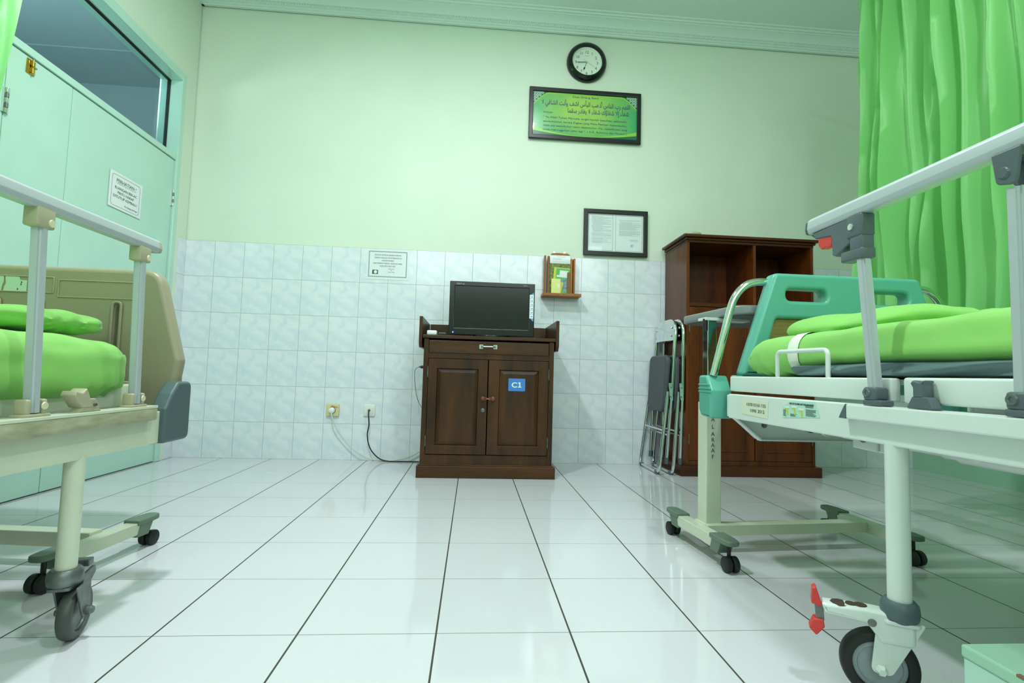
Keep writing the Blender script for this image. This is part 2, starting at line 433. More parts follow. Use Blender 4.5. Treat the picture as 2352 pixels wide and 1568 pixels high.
# frame: face 4.5 cm, jambs 12 cm deep, transom bar, head
bm = BM()
box(bm, -.12, .012, -.168, y1, 0, zt, .003); box(bm, -.12, .012, yd, yd+.045, 0, zt, .003)
box(bm, -.12, .012, yd+.045, -.168, 2.345, zt, .003)
box(bm, -.075, .004, yd+.045, -.168, 1.838, 1.872, .003)
finish('door_frame', bm, MINT, door)
bm = BM(); box(bm, -.074, -.068, yd+.045, -.168, 1.872, 2.345); finish('window_pane', bm, GLASS, door)
bm = BM()
for a in ((-.08, -.06, -.171, -.168, 1.872, 2.345), (-.08, -.06, yd+.045, yd+.048, 1.872, 2.345), (-.08, -.06, yd+.048, -.171, 2.342, 2.345)): box(bm, *a)
finish('pane_gasket', bm, RUBBER, door)
def leaf(ya, yb, name='door_leaf'):
    bm = BM(); box(bm, -.045, -.004, ya+.002, yb-.002, .006, 1.834, .002)
    box(bm, -.004, -.001, ya+.002, yb-.002, .006, .135, .001)
    return finish(name, bm, MINT, door)
lf = leaf(-.962, -.170); leaf(-1.285, -.962); leaf(-2.253, -1.285)
def hinge(y, z):
    bm = BM(); box(bm, -.004, .002, y-.014, y+.014, z-.05, z+.05)
    for k in range(5): lathe(bm, [(0, 0), (.006, 0), (.006, .018), (0, .018)], (.004, y, z-.05+k*.0205), seg=10, mi=k % 2)
    finish('hinge', bm, [CHROME, STEEL], door, smooth=40)
for y, z in ((-.166, 1.60), (-.166, .35), (-1.282, 1.60), (-1.282, .35)): hinge(y, z)
bm = BM(); BR = mat('brass', (190, 160, 70), .25, 1)
box(bm, -.004, .001, -1.207, -1.168, 1.765, 1.825, .001); box(bm, .001, .006, -1.196, -1.179, 1.77, 1.79); box(bm, .001, .006, -1.196, -1.179, 1.80, 1.82)
tube(bm, [(.008, -1.1875, 1.768), (.008, -1.1875, 1.826)], .004); box(bm, .004, .013, -1.192, -1.172, 1.792, 1.798)
finish('door_latch', bm, BR, door, smooth=40)
bm = BM(); box(bm, -.001, .006, -.152, -.14, .02, .11); finish('rubber_bumper', bm, RUBBER, door)

def lettering(parent, bm, m=None, name='lettering'): return finish(name, bm, m or INK, parent)
# paper sign on the door leaf; reads along -y... (seen from +x): u = +y
s = thing('paper_sign', 'white paper sign reading PERHATIAN taped to the mint door', 'sign', (0.0, -.575, 1.376))
bm = BM(); O = Vector((-.0005, -.575, 1.376)); uY = Vector((0, 1, 0)); uZ = Vector((0, 0, 1))
box(bm, -.001, .001, -.698, -.45, 1.378, 1.566); finish('paper', bm, PAPER, s)
bm = BM()
plate(bm, [rect(-.108, .108, .014, .176, .018), rect(-.1068, .1068, .0152, .1748, .017)], .0006, frame((.0013, -.575, 1.376), uY, uZ))
def dl(t, w_, z, sz, x=0, b=.0006): text(bm, t, sz, (.0013, -.575+x, 1.376+z), uY, uZ, width=w_, bold=b)
dl('PERHATIAN !', .15, .140, .026, 0, .0009)
box(bm, .0012, .0016, -.65, -.50, 1.376+.134, 1.376+.1352)
dl('RUANGAN BER-AC', .168, .104, .020); dl('PINTU HARAP', .125, .081, .020); dl('DITUTUP KEMBALI !', .185, .058, .020)
dl("Ka. Ruang Al-A'raaf", .098, .028, .012, .045, .0003)
lettering(s, bm)

# paper notice left of the monitor
s = thing('paper_notice', 'white laminated notice with grey border taped to the wall tiles left of the monitor', 'notice', (1.287, 0, 1.186))
bm = BM(); box(bm, 1.150, 1.424, -.0018, -.0002, 1.178, 1.378); finish('paper', bm, LAMI, s)
bm = BM(); F = lambda x, z: (x, -.0022, z)
plate(bm, [rect(-.125, .125, .012, .185), rect(-.119, .119, .018, .179)], .0006, frame((1.287, -.0022, 1.182), *FXZ)); finish('printed_border', bm, mat('grey print', (150, 164, 168), .6), s)
bm = BM()
def nl(t, wd, z, sz=.013, x=0, b=.0004): text(bm, t, sz, F(1.287+x, z), *FXZ, width=wd, bold=b)
nl('MOHON SETELAH SELESAI MAKAN', .172, 1.337); nl('TEMPAT MAKAN TETAP BERADA DI', .178, 1.318); nl('KAMAR PASIEN', .078, 1.300)
nl('DAN TEMPAT MAKAN  AKAN DI AMBIL', .19, 1.281); nl('OLEH PETUGAS GIZI.', .102, 1.263)
nl('TERIMA KASIH', .038, 1.247, .007, .025, .0001); nl('TTD', .010, 1.237, .007, .025, .0001); nl("KARU AL A'RAAF", .044, 1.226, .007, .025, .0001)
lettering(s, bm)
bm = BM(); box(bm, 1.188, 1.226, -.0024, -.0016, 1.213, 1.241)
lathe(bm, [(0, .001), (.006, .001), (.011, .0003), (.011, 0)], (1.209, -.0024, 1.227), (0, -1, 0), 14, mi=1)
finish('printed_picture', bm, [mat('printed dark green leaves', (70, 120, 100), .5, c2=(20, 50, 40), vscale=90), mat('printed white flower', (225, 236, 214), .5)], s)

# ------------------------------------------------------------------ clock
CX, CZc = 2.592, 2.762
c = thing('wall_clock', 'round black wall clock with white dial hung above the framed prayer', 'clock', (CX, 0, CZc-.14))
bm = BM(); lathe(bm, [(.104, .006), (.104, .034), (.108, .041), (.118, .043), (.131, .034), (.139, .018), (.14, 0), (.1, 0), (.104, .006)], (CX, 0, CZc), (0, -1, 0), 64)
finish('rim', bm, BLACK, c, smooth=40)
bm = BM(); lathe(bm, [(0, .010), (.094, .010), (.106, .026), (.106, .004), (0, .004)], (CX, 0, CZc), (0, -1, 0), 48); finish('dial', bm, mat('clock dial', (226, 238, 222), .5), c, smooth=20)
bm = BM()
for k in range(1, 13):
    a = k*PI/6; r = .076
    text(bm, str(k), .027, (CX+r*math.sin(a), -.0105, CZc+r*math.cos(a)-.0095), *FXZ, bold=.0003, height=.0195)
finish('numerals', bm, INK, c)
bm = BM(); box(bm, CX-.013, CX+.013, -.0108, -.0102, CZc+.046, CZc+.0485); finish('maker_mark', bm, INKL, c)
def hand(name, ang, L, wd, y, tail=.0, m=BLACK, blob=0):
    bm = BM(); a = math.radians(ang); u = (math.sin(a), 0, math.cos(a)); v = (math.cos(a), 0, -math.sin(a))
    o = [(-tail, -wd), (L*.6, -wd), (L*.75, -wd-blob), (L, 0), (L*.75, wd+blob), (L*.6, wd), (-tail, wd)]
    plate(bm, [o], .001, frame((CX, y, CZc), u, v)); finish(name, bm, m, c)
hand('hour_hand', 201.5, .062, .0012, -.014, 0, BLACK, .004); hand('minute_hand', 266, .075, .0016, -.017, 0, BLACK, .0005)
hand('second_hand', 122, .07, .0005, -.020, .03, mat('silver', (150, 160, 156), .3, .8))
bm = BM(); lathe(bm, [(0, .014), (.004, .012), (.005, 0)], (CX, -.01, CZc), (0, -1, 0), 16); finish('hand_cap', bm, CREAMP, c, smooth=40)

# ------------------------------------------------------------------ framed pictures
def pic_frame(name, parent, x0, x1, z0, z1, w_, d=.018, y=-.0005, m=BFRAME):
    bm = BM(); mt = frame((0, y-d/2, 0), *FXZ)
    plate(bm, [rect(x0, x1, z0, z1), rect(x0+w_, x1-w_, z0+w_, z1-w_)], d, mt, .004)
    return finish(name, bm, m, parent, smooth=30)
p = thing('framed_prayer', 'wide black framed green print with Arabic prayer, below the clock', 'picture', (2.589, 0, 2.195))
x0, x1, z0, z1 = 2.197, 2.981, 2.196, 2.560
pic_frame('frame', p, x0, x1, z0, z1, .028, .02)
# the print: green ground with lime glow
m, nt, n, b = nodes_of('green printed poster')
tc = n.new('ShaderNodeTexCoord')
gr = n.new('ShaderNodeTexGradient'); gr.gradient_type = 'SPHERICAL'; mp = n.new('ShaderNodeMapping'); mp.vector_type = 'POINT'
mp.inputs['Location'].default_value = (.02, 0, -.78); mp.inputs['Scale'].default_value = (2.4, 1, 3.3)
nt.links.new(tc.outputs['Object'], mp.inputs[0]); nt.links.new(mp.outputs[0], gr.inputs[0])
nz = n.new('ShaderNodeTexNoise'); nz.inputs['Scale'].default_value = 7; nt.links.new(tc.outputs['Object'], nz.inputs['Vector'])
fac = mth(nt, 'ADD', gr.outputs['Fac'], mth(nt, 'MULTIPLY', mth(nt, 'SUBTRACT', nz.outputs['Fac'], .5), .7))
nt.links.new(mixc(nt, fac, lin((56, 176, 112)), lin((186, 222, 96))), b.inputs['Base Color']); b.inputs['Roughness'].default_value = .25
POSTER = m
bm = BM(); xa, xb, za, zb = x0+.026, x1-.026, z0+.026, z1-.026; yp = -.008
box(bm, xa, xb, yp, -.002, za, zb)
finish('print', bm, POSTER, p)
def strip(lower, upper, y, m, name, nn=40):
    bm = BM(); vs = []
    for k in range(nn+1):
        t = k/nn; vs.append((bm.verts.new((xa+(xb-xa)*t, y, lower(t))), bm.verts.new((xa+(xb-xa)*t, y, upper(t)))))
    for a, q in zip(vs, vs[1:]): bm.faces.new((a[0], q[0], q[1], a[1]))
    return finish(name, bm, m, p)
def edge(t): return zb-.005-.085*max(0, 1-t/.14)**1.3*(1 if t < .5 else 0)-.085*max(0, 1-(1-t)/.14)**1.3*(1 if t > .5 else 0)
DKG = mat('dark green print', (22, 112, 76), .3); LIME = mat('lime print', (158, 212, 78), .3)
strip(edge, lambda t: zb, yp-.0004, DKG, 'printed_border')
strip(lambda t: edge(t)-.010, lambda t: edge(t), yp-.0006, LIME, 'printed_band')
strip(lambda t: za, lambda t: za+.006+.03*(2*t-1)**2*(1.0), yp-.0004, DKG, 'printed_border')
strip(lambda t: za+.006+.03*(2*t-1)**2, lambda t: za+.010+.052*(2*t-1)**2, yp-.0006, LIME, 'printed_band')
for sx in (0, 1):
    bm = BM()
    for i in range(4):
        for j in range(4-i):
            cx = xa+.012+i*.018 if sx == 0 else xb-.012-i*.018; cz = zb-.010-j*.018
            plate(bm, [circ(cx, cz, .009, 12), circ(cx, cz, .0055, 12)], .0004, frame((0, yp-.001, 0), *FXZ))
            plate(bm, [circ(cx, cz, .003, 8)], .0004, frame((0, yp-.001, 0), *FXZ))
    finish('corner_ornament', bm, mat('pale print', (190, 226, 204), .4), p)
FORMS = {'ا': (0xFE8D, 0xFE8E, 0, 0), 'أ': (0xFE83, 0xFE84, 0, 0), 'إ': (0xFE87, 0xFE88, 0, 0), 'ؤ': (0xFE85, 0xFE86, 0, 0), 'ء': (0xFE80, 0, 0, 0),
         'ب': (0xFE8F, 0xFE90, 0xFE91, 0xFE92), 'ت': (0xFE95, 0xFE96, 0xFE97, 0xFE98), 'د': (0xFEA9, 0xFEAA, 0, 0), 'ذ': (0xFEAB, 0xFEAC, 0, 0),
         'ر': (0xFEAD, 0xFEAE, 0, 0), 'س': (0xFEB1, 0xFEB2, 0xFEB3, 0xFEB4), 'ش': (0xFEB5, 0xFEB6, 0xFEB7, 0xFEB8), 'غ': (0xFECD, 0xFECE, 0xFECF, 0xFED0),
         'ف': (0xFED1, 0xFED2, 0xFED3, 0xFED4), 'ق': (0xFED5, 0xFED6, 0xFED7, 0xFED8), 'ك': (0xFED9, 0xFEDA, 0xFEDB, 0xFEDC), 'ل': (0xFEDD, 0xFEDE, 0xFEDF, 0xFEE0),
         'م': (0xFEE1, 0xFEE2, 0xFEE3, 0xFEE4), 'ن': (0xFEE5, 0xFEE6, 0xFEE7, 0xFEE8), 'ه': (0xFEE9, 0xFEEA, 0xFEEB, 0xFEEC), 'و': (0xFEED, 0xFEEE, 0, 0),
         'ي': (0xFEF1, 0xFEF2, 0xFEF3, 0xFEF4)}
def shape_ar(s_):
    out = []
    for wd in s_.split(' '):
        g = []; i = 0; joined = False
        while i < len(wd):
            ch = wd[i]; nx = wd[i+1] if i+1 < len(wd) else None
            if ch == 'ل' and nx in ('ا', 'أ', 'إ'):
                base = {'ا': 0xFEFB, 'أ': 0xFEF7, 'إ': 0xFEF9}[nx]
                g.append(chr(base+(1 if joined else 0))); joined = False; i += 2; continue
            f = FORMS[ch]; can = f[2] and nx is not None and nx != 'ء'
            cp = f[3] if (joined and can) else f[1] if joined else f[2] if can else f[0]
            g.append(chr(cp or f[0])); joined = bool(can); i += 1
        out.append(''.join(reversed(g)))
    return ' '.join(reversed(out))
PUR = mat('grey violet print', (84, 84, 118), .5)
bm = BM(); cxm = (x0+x1)/2
def pl(t, xl, xr, z, h_, b=.0003): text(bm, t, h_*1.4, ((xl+xr)/2, yp-.0012, z), *FXZ, width=xr-xl, bold=b)
pl('Doa Orang Sakit', 2.499, 2.681, 2.503, .013, .0007)
pl(shape_ar('اللهم رب الناس أذهب البأس اشف وأنت الشافي لا'), 2.282, 2.905, 2.445, .032, .0006)
pl(shape_ar('شفاء إلا شفاؤك شفاء لا يغادر سقما'), 2.465, 2.895, 2.395, .032, .0006)
pl('Artinya :', 2.297, 2.37, 2.383, .013)
pl('" Ya Allah Tuhan Manusia, singkirkanlah kesulitan (sakitnya),', 2.297, 2.885, 2.348, .013)
pl('sembuhkanlah, karena Engkau yang Maha Pemberi Kesembuhan,', 2.297, 2.885, 2.318, .013)
pl('tidak ada kesembuhan selain kesembuhan -Mu, kesembuhan yang', 2.297, 2.885, 2.289, .013)
pl('tidak meninggalkan sakit lagi ". ( H.R. Bukhory dan Muslim )', 2.297, 2.885, 2.260, .013)
finish('lettering', bm, PUR, p)
bm = BM(); box(bm, xa, xb, -.0125, -.011, za, zb); finish('glass', bm, PICGLASS, p)

p = thing('framed_rules', 'small black framed sheet of two printed pages beside the wardrobe', 'picture', (2.815, 0, 1.40))
x0, x1, z0, z1 = 2.592, 3.038, 1.403, 1.724
pic_frame('frame', p, x0, x1, z0, z1, .030, .02)
bm = BM(); box(bm, x0+.028, x1-.028, -.008, -.002, z0+.028, z1-.028); finish('paper', bm, PAPER, p)
bm = BM(); yq = -.0086
def page(xl, xr):
    for k in range(22):                                 # dashed page border
        t = xl+(xr-xl)*k/21.5
        box(bm, t, t+.005, yq, yq+.0004, z0+.036, z0+.0385, mi=1); box(bm, t, t+.005, yq, yq+.0004, z1-.0385, z1-.036, mi=1)
    for k in range(29):
        t = z0+.037+(z1-z0-.074)*k/28.5
        for xx in (xl, xr): box(bm, xx, xx+.003, yq, yq+.0004, t, t+.004, mi=1)
page(x0+.036, x0+.036+.166); page(x0+.222, x1-.04)
rnd = random.Random(3)
def rows(xl, xr, zs, ze, step=.0048):
    z = zs
    while z > ze:
        a = xl+rnd.choice((.012, .012, .02)); e_ = xr-rnd.choice((0, 0, .003, .03, .06))
        while a < e_:
            L = rnd.uniform(.006, .016); box(bm, a, min(a+L, e_), yq, yq+.0003, z, z+.0017); a += L+.0025
        z -= step*(1.8 if rnd.random() < .12 else 1)
rows(x0+.045, x0+.196, z1-.050, z0+.085); rows(x0+.235, x1-.048, z1-.068, z0+.14); rows(x0+.31, x1-.065, z0+.118, z0+.104)
finish('lettering', bm, [INKL, mat('border ink', (110, 128, 130), .7)], p)
bm = BM(); tube(bm, [Vector((x0+.338+.012*math.cos(t*1.1)*math.exp(-t*.05), -.0088, z0+.076+.010*math.sin(t*1.7))) for t in [k*.35 for k in range(40)]], .0004, 5)
finish('signature', bm, mat('blue stamp ink', (120, 150, 200), .7), p)
bm = BM(); box(bm, x0+.028, x1-.028, -.0125, -.011, z0+.028, z1-.028); finish('glass', bm, PICGLASS, p)
bm = BM(); plate(bm, [[(-.008, 0), (.008, 0), (0, .014)]], .002, frame(((x0+x1)/2+.01, -.004, z1-.001), *FXZ)); finish('hanger', bm, CREAMP, p)

# ------------------------------------------------------------------ wooden leaflet rack
rk = thing('leaflet_rack', 'small brown wooden leaflet rack hung on the tiles right of the monitor', 'rack', (2.44, 0, 1.10))
bm = BM(); plate(bm, [rpoly([(2.345, 1.12), (2.525, 1.12), (2.525, 1.34), (2.495, 1.405), (2.375, 1.405), (2.345, 1.34)], [0, 0, .02, .03, .03, .02])], .012, frame((0, -.012, 0), *FXZ), .002)
finish('back_board', bm, WOODO, rk, smooth=30)
for xx, zt_ in ((2.327, 1.375), (2.345+.006, 1.375), (2.508, 1.362), (2.524, 1.362)):
    bm = BM(); dy = -.062 if xx in (2.327, 2.524) else -.05
    box(bm, xx-.005, xx+.006, dy, -.018, 1.12, zt_, .002); finish('side_board', bm, WOODO, rk)
bm = BM(); box(bm, 2.31, 2.568, -.095, -.001, 1.100, 1.120, .003); finish('shelf', bm, WOODO, rk)
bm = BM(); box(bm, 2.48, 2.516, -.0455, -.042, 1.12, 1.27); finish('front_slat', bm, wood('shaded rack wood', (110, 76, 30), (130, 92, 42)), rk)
for xx in (2.397, 2.468):
    bm = BM(); lathe(bm, [(0, .004), (.009, .003), (.010, 0)], (xx, -.002, 1.408), (0, -1, 0), 20); lathe(bm, [(0, .012), (.003, .012), (.003, .002)], (xx, -.002, 1.408), (0, -1, 0), 10)
    finish('suction_hook', bm, CHROME, rk, smooth=30)
lam = thing('laminated_sheet', 'white laminated text sheet standing at the back of the wooden leaflet rack', 'paper', (2.433, -.022, 1.1225))
bm = BM(); box(bm, 2.364, 2.505, -.0225, -.0205, 1.121, 1.388, .0005); finish('sheet', bm, LAMI, lam)
bm = BM(); yq = -.0229
rows(2.400, 2.466, 1.380, 1.374, .004); rows(2.368, 2.500, 1.366, 1.335, .0045); finish('lettering', bm, INKL, lam)
bm = BM(); box(bm, 2.359, 2.500, -.0275, -.0245, 1.1215, 1.332, .0005)
o = recenter(finish('patterned_folder', bm, mat('batik patterned card', (24, 84, 60), .5, c2=(150, 150, 60), vscale=75), None)); tag(o, 'dark green folder with gold batik pattern in front of the laminated sheet in the rack', 'folder')
bk = thing('yellow_edged_booklet', 'green booklet with yellow edges, town picture and white label in the rack', 'booklet', (2.44, -.032, 1.1225))
R3 = Matrix.Rotation(math.radians(4), 3, 'Y'); pv = (2.44, -.03, 1.122)
bm = BM(); box(bm, 2.38, 2.492, -.0335, -.0295, 1.1285, 1.302, .0008, rot=R3, piv=pv); finish('cover', bm, mat('yellow card', (206, 208, 72), .5), bk)
bm = BM(); box(bm, 2.396, 2.490, -.0342, -.0336, 1.1285, 1.296, rot=R3, piv=pv); finish('green_front', bm, mat('green card', (86, 186, 96), .5), bk)
bm = BM(); box(bm, 2.432, 2.482, -.0348, -.0343, 1.148, 1.225, rot=R3, piv=pv); finish('town_picture', bm, mat('printed town', (150, 190, 206), .5, c2=(90, 100, 110), vscale=60), bk)
bm = BM(); box(bm, 2.402, 2.476, -.0348, -.0343, 1.237, 1.250, rot=R3, piv=pv); box(bm, 2.42, 2.478, -.0354, -.0349, 1.245, 1.283, rot=R3, piv=pv); finish('white_label', bm, PAPER, bk)
bm = BM(); box(bm, 2.374, 2.436, -.0425, -.0395, 1.1215, 1.225, .0008)
cd = thing('pale_yellow_card', 'pale yellow card with white square at the front left of the rack', 'card', (2.405, -.041, 1.1215))
finish('card', bm, mat('pale yellow card', (226, 236, 142), .5), cd); bm = BM(); box(bm, 2.414, 2.434, -.0432, -.0426, 1.163, 1.188); finish('white_square', bm, PAPER, cd)
bm = BM(); box(bm, 2.410, 2.448, -.0385, -.0355, 1.124, 1.205, rot=Matrix.Rotation(math.radians(12), 3, 'Y'))
o = recenter(finish('yellow_leaflet', bm, mat('deep yellow card', (206, 206, 70), .5))); tag(o, 'narrow deep yellow leaflet tilted behind the pale yellow card', 'leaflet')

# ------------------------------------------------------------------ sockets and cables
sk = thing('power_socket', 'yellowed square power socket with a round white plug and brown tape', 'socket', (.982, 0, .277))
bm = BM(); box(bm, .942, 1.022, -.016, -.0002, .277, .356, .005, 3); finish('socket_plate', bm, mat('yellowed plastic', (214, 208, 158), .45), sk, smooth=40)
bm = BM(); lathe(bm, [(.0215, .0165), (.0215, .0172), (.019, .0172)], (.981, 0, .317), (0, -1, 0), 24); finish('socket_rim', bm, INK, sk)
bm = BM(); box(bm, .970, 1.015, -.0172, -.0166, .335, .345, rot=Matrix.Rotation(math.radians(14), 3, 'Y')); finish('tape', bm, mat('brown tape', (206, 156, 110), .6), sk)
pc = thing('white_power_cable', 'white power cable with round plug hanging from the yellowed socket', 'cable', (1.2, -.03, 0))
bm = BM(); lathe(bm, [(0, .038), (.010, .038), (.018, .032), (.0195, .0176), (0, .0176)], (.979, 0, .316), (0, -1, 0), 24); finish('plug', bm, mat('white plastic', (236, 240, 240), .3), pc, smooth=40)
bm = BM(); tube(bm, smooth_path([(.979, -.036, .312), (.99, -.046, .27), (1.018, -.042, .205), (1.06, -.035, .145), (1.11, -.032, .09), (1.165, -.03, .048), (1.24, -.03, .014), (1.33, -.035, .0045), (1.42, -.03, .014), (1.50, -.022, .04), (1.57, -.022, .085)]), .004, 8)
finish('cord', bm, mat('off white cord', (206, 214, 196), .5), pc, smooth=60)
sk = thing('antenna_socket', 'white square aerial socket plate with the black cable plugged in', 'socket', (1.21, 0, .282))
bm = BM(); box(bm, 1.175, 1.249, -.010, -.0002, .282, .358, .005, 3); box(bm, 1.187, 1.237, -.012, -.010, .297, .347, .001); finish('socket_plate', bm, mat('ivory white plastic', (226, 232, 222), .4), sk, smooth=40)
bm = BM(); lathe(bm, [(0, .014), (.007, .014), (.008, .0125), (.008, .0122), (0, .0122)], (1.212, 0, .321), (0, -1, 0), 18); finish('socket_rim', bm, STEEL, sk, smooth=40)
bc = thing('black_aerial_cable', 'black aerial cable dropping from the white socket to the floor behind the cabinet', 'cable', (1.35, -.04, 0))
bm = BM(); lathe(bm, [(0, .03), (.0055, .03), (.0055, .0142), (0, .0142)], (1.212, 0, .321), (0, -1, 0), 14); finish('plug', bm, STEEL, bc, smooth=40)
bm = BM(); tube(bm, smooth_path([(1.212, -.028, .319), (1.216, -.045, .29), (1.22, -.04, .23), (1.212, -.035, .17), (1.222, -.035, .11), (1.25, -.042, .06), (1.30, -.046, .018), (1.36, -.050, .0045), (1.45, -.050, .0042), (1.565, -.050, .0042)]), .0038, 8)
finish('cord', bm, RUBBER, bc, smooth=60)
tcb = thing('thin_black_cord', 'thin black cord with small plug hanging at the left side of the cabinet', 'cord', (1.53, -.10, .35))
bm = BM(); tube(bm, smooth_path([(1.583, -.1, .33), (1.55, -.1, .36), (1.522, -.1, .42), (1.508, -.1, .50), (1.502, -.1, .56), (1.508, -.1, .595), (1.530, -.1, .609)]), .0016, 6); finish('cord', bm, RUBBER, tcb, smooth=60)
bm = BM(); lathe(bm, [(0, 0), (.004, 0), (.004, .008), (.009, .012), (.010, .03), (.004, .034), (.004, .058), (0, .058)], (1.528, -.1, .609), (1, 0, 0), 12); finish('plug', bm, RUBBER, tcb, smooth=40)

# ------------------------------------------------------------------ bedside cabinet
cb = thing('bedside_cabinet', 'dark brown wooden bedside cabinet with drawer, two doors and blue C1 sign', 'cabinet', (1.96, -.28, 0))
YF = -.51
bm = BM()
box(bm, 1.598, 1.614, YF, -.045, .06, .765); box(bm, 2.312, 2.326, YF, -.045, .06, .765); box(bm, 1.598, 2.326, -.06, -.045, .06, .765)
box(bm, 1.598, 2.326, YF+.0, -.06, .06, .124); box(bm, 1.614, 2.312, YF, YF+.02, .657, .688)
box(bm, 1.595, 1.622, YF-.002, YF+.02, .06, .765, .001); box(bm, 2.301, 2.328, YF-.002, YF+.02, .06, .765, .001)
finish('body', bm, WOODD, cb)
bm = BM(); box(bm, 1.578, 2.346, YF-.018, -.03, 0, .066, .003); box(bm, 1.588, 2.336, YF-.010, -.035, .066, .072, .002); finish('plinth', bm, WOODDX, cb)
bm = BM(); box(bm, 1.586, 2.336, YF-.010, -.045, .768, .786, .002); finish('top_board', bm, WOODDX, cb)
bm = BM(); box(bm, 1.588, 2.334, -.058, -.045, .786, .888, .001); finish('back_rail', bm, WOODDX, cb)
for xx in (1.566, 2.336):
    bm = BM(); plate(bm, [[(YF-.014, .745), (YF+.01, .715), (-.03, .715), (-.03, .888), (YF-.014, .888)]], .018, frame((xx+.009, 0, 0), (0, 1, 0), (0, 0, 1)), .002)
    finish('side_wing', bm, WOODD, cb)
dr = BM(); box(dr, 1.624, 2.298, YF-.006, YF+.3, .688, .757, .002); dr = finish('drawer', dr, WOODDX, cb)
bm = BM()
for xx in (1.914, 1.993): plate(bm, [rect(-.011, .011, -.012, .012, .003), circ(-.0, .007, .002, 8), circ(0, -.007, .002, 8)], .002, frame((xx, YF-.0075, .728), *FXZ), .0005)
tube(bm, arc_path([(1.914, YF-.008, .728), (1.924, YF-.03, .728), (1.983, YF-.03, .728), (1.993, YF-.008, .728)], .01), [.0035]*6+[.0045]*6+[.0045]*2+[.0035]*2, 10) if 0 else tube(bm, arc_path([(1.914, YF-.008, .728), (1.926, YF-.03, .728), (1.981, YF-.03, .728), (1.993, YF-.008, .728)], .01), .0042, 10)
finish('handle', bm, mat('galvanised steel', (190, 200, 198), .3, .8), dr, smooth=40)
def panel_door(xa, xb, za, zb, pa, pb, qa, qb, parent, yf, m, name='door', d=.02):
    bm = BM(); plate(bm, [rect(xa, xb, za, zb), rect(pa, pb, qa, qb)], d, frame((0, yf-d/2+.014, 0), *FXZ), .002)
    y0_ = yf+.006; b_ = .022
    v = [bm.verts.new(q) for q in ((pa, y0_, qa), (pb, y0_, qa), (pb, y0_, qb), (pa, y0_, qb), (pa+b_, yf, qa+b_), (pb-b_, yf, qa+b_), (pb-b_, yf, qb-b_), (pa+b_, yf, qb-b_))]
    bm.faces.new(v[4:]);
    for k in range(4): bm.faces.new((v[k], v[(k+1) % 4], v[4+(k+1) % 4], v[4+k]))
    return finish(name, bm, m, parent)
d1 = panel_door(1.624, 1.955, .128, .654, 1.673, 1.902, .176, .601, cb, YF, WOODD)
d2 = panel_door(1.960, 2.299, .128, .654, 2.021, 2.243, .178, .601, cb, YF, WOODD)
for dd, xx in ((d1, 1.932), (d2, 1.988)):
    bm = BM(); lathe(bm, [(0, .030), (.008, .029), (.0135, .023), (.014, .018), (.009, .011), (.006, .006), (.007, 0)], (xx, YF-.006, .4385), (0, -1, 0), 22); finish('knob', bm, wood('knob wood', (96, 52, 34), (120, 70, 48)), dd, smooth=50)
bm = BM(); lathe(bm, [(0, .004), (.006, .004), (.0065, .007), (.0105, .005), (.011, 0)], (1.934, YF-.006, .3735), (0, -1, 0), 20, 0); finish('keyhole', bm, STEEL, d1, smooth=40)
for dd, xx in ((d1, 1.622), (d2, 2.3005)):
    for zz in (.20, .58):
        bm = BM(); tube(bm, [(xx, YF-.009, zz-.03), (xx, YF-.009, zz+.03)], .003, 8); finish('hinge', bm, STEEL, dd, smooth=40)
bm = BM()
for s_ in (0, 1):
    pts = []
    for k in range(60):
        t = k/59; a = t*4*PI
        pts.append((1.932+.056*(.5-.5*math.cos(a/2)), YF-.018-.004*math.cos(a*1.5), .4385+(.006*math.sin(a+s_*PI))))
    tube(bm, pts, .0014, 6)
for k in range(3): lathe(bm, [(0, -.002), (.004, -.001), (.004, .001), (0, .002)], (1.957+.003*k, YF-.019, .438), (1, .2, 0), 10)
o = finish('string_tie', bm, mat('pink string', (206, 106, 120), .7)); recenter(o); tag(o, 'pink string tied between the two round cabinet door knobs', 'string')
sg = thing('number_sign', 'small blue sign reading C1 on the right cabinet door', 'sign', (2.12, YF-.004, .486))
bm = BM(); plate(bm, [rect(2.073, 2.168, .484, .555, .006)], .0016, frame((0, YF-.0013, 0), *FXZ), .0004); finish('plate', bm, mat('blue sign face', (64, 132, 206), .3), sg)
bm = BM(); text(bm, 'C', .05, (2.1065, YF-.0024, .505), *FXZ, width=.031, bold=.0012, height=.030)
plate(bm, [[(2.127, .505), (2.147, .505), (2.147, .509), (2.1405, .5105), (2.1405, .535), (2.136, .535), (2.127, .5305), (2.127, .527), (2.1335, .528), (2.1335, .5105), (2.127, .509)]], .0006, frame((0, YF-.0024, 0), *FXZ)); finish('lettering', bm, mat('sign white', (236, 240, 228), .5), sg)

mo = thing('computer_monitor', 'black flat monitor with a sticker strip standing on the bedside cabinet', 'monitor', (1.97, -.40, .786))
mx0, mx1, mz0, mz1, my = 1.722, 2.221, .800, 1.113, -.42
bm = BM(); plate(bm, [rect(mx0, mx1, mz0, mz1, .004), rect(mx0+.030, mx1-.034, mz0+.038, mz1-.027)], .022, frame((0, my+.011, 0), *FXZ), .003)
box(bm, mx0+.02, mx1-.02, my+.008, my+.03, mz0+.02, mz1-.02, .004); box(bm, mx0+.09, mx1-.09, my+.03, my+.055, mz0+.06, mz1-.06, .01)
finish('housing', bm, BLACK, mo, smooth=30)
bm = BM(); box(bm, mx0+.029, mx1-.033, my+.0045, my+.0075, mz0+.037, mz1-.026); finish('screen', bm, SCREEN, mo)
bm = BM(); box(bm, 1.93, 2.01, my+.055, my+.075, .79, .95, .004); finish('neck', bm, BLACK, mo)
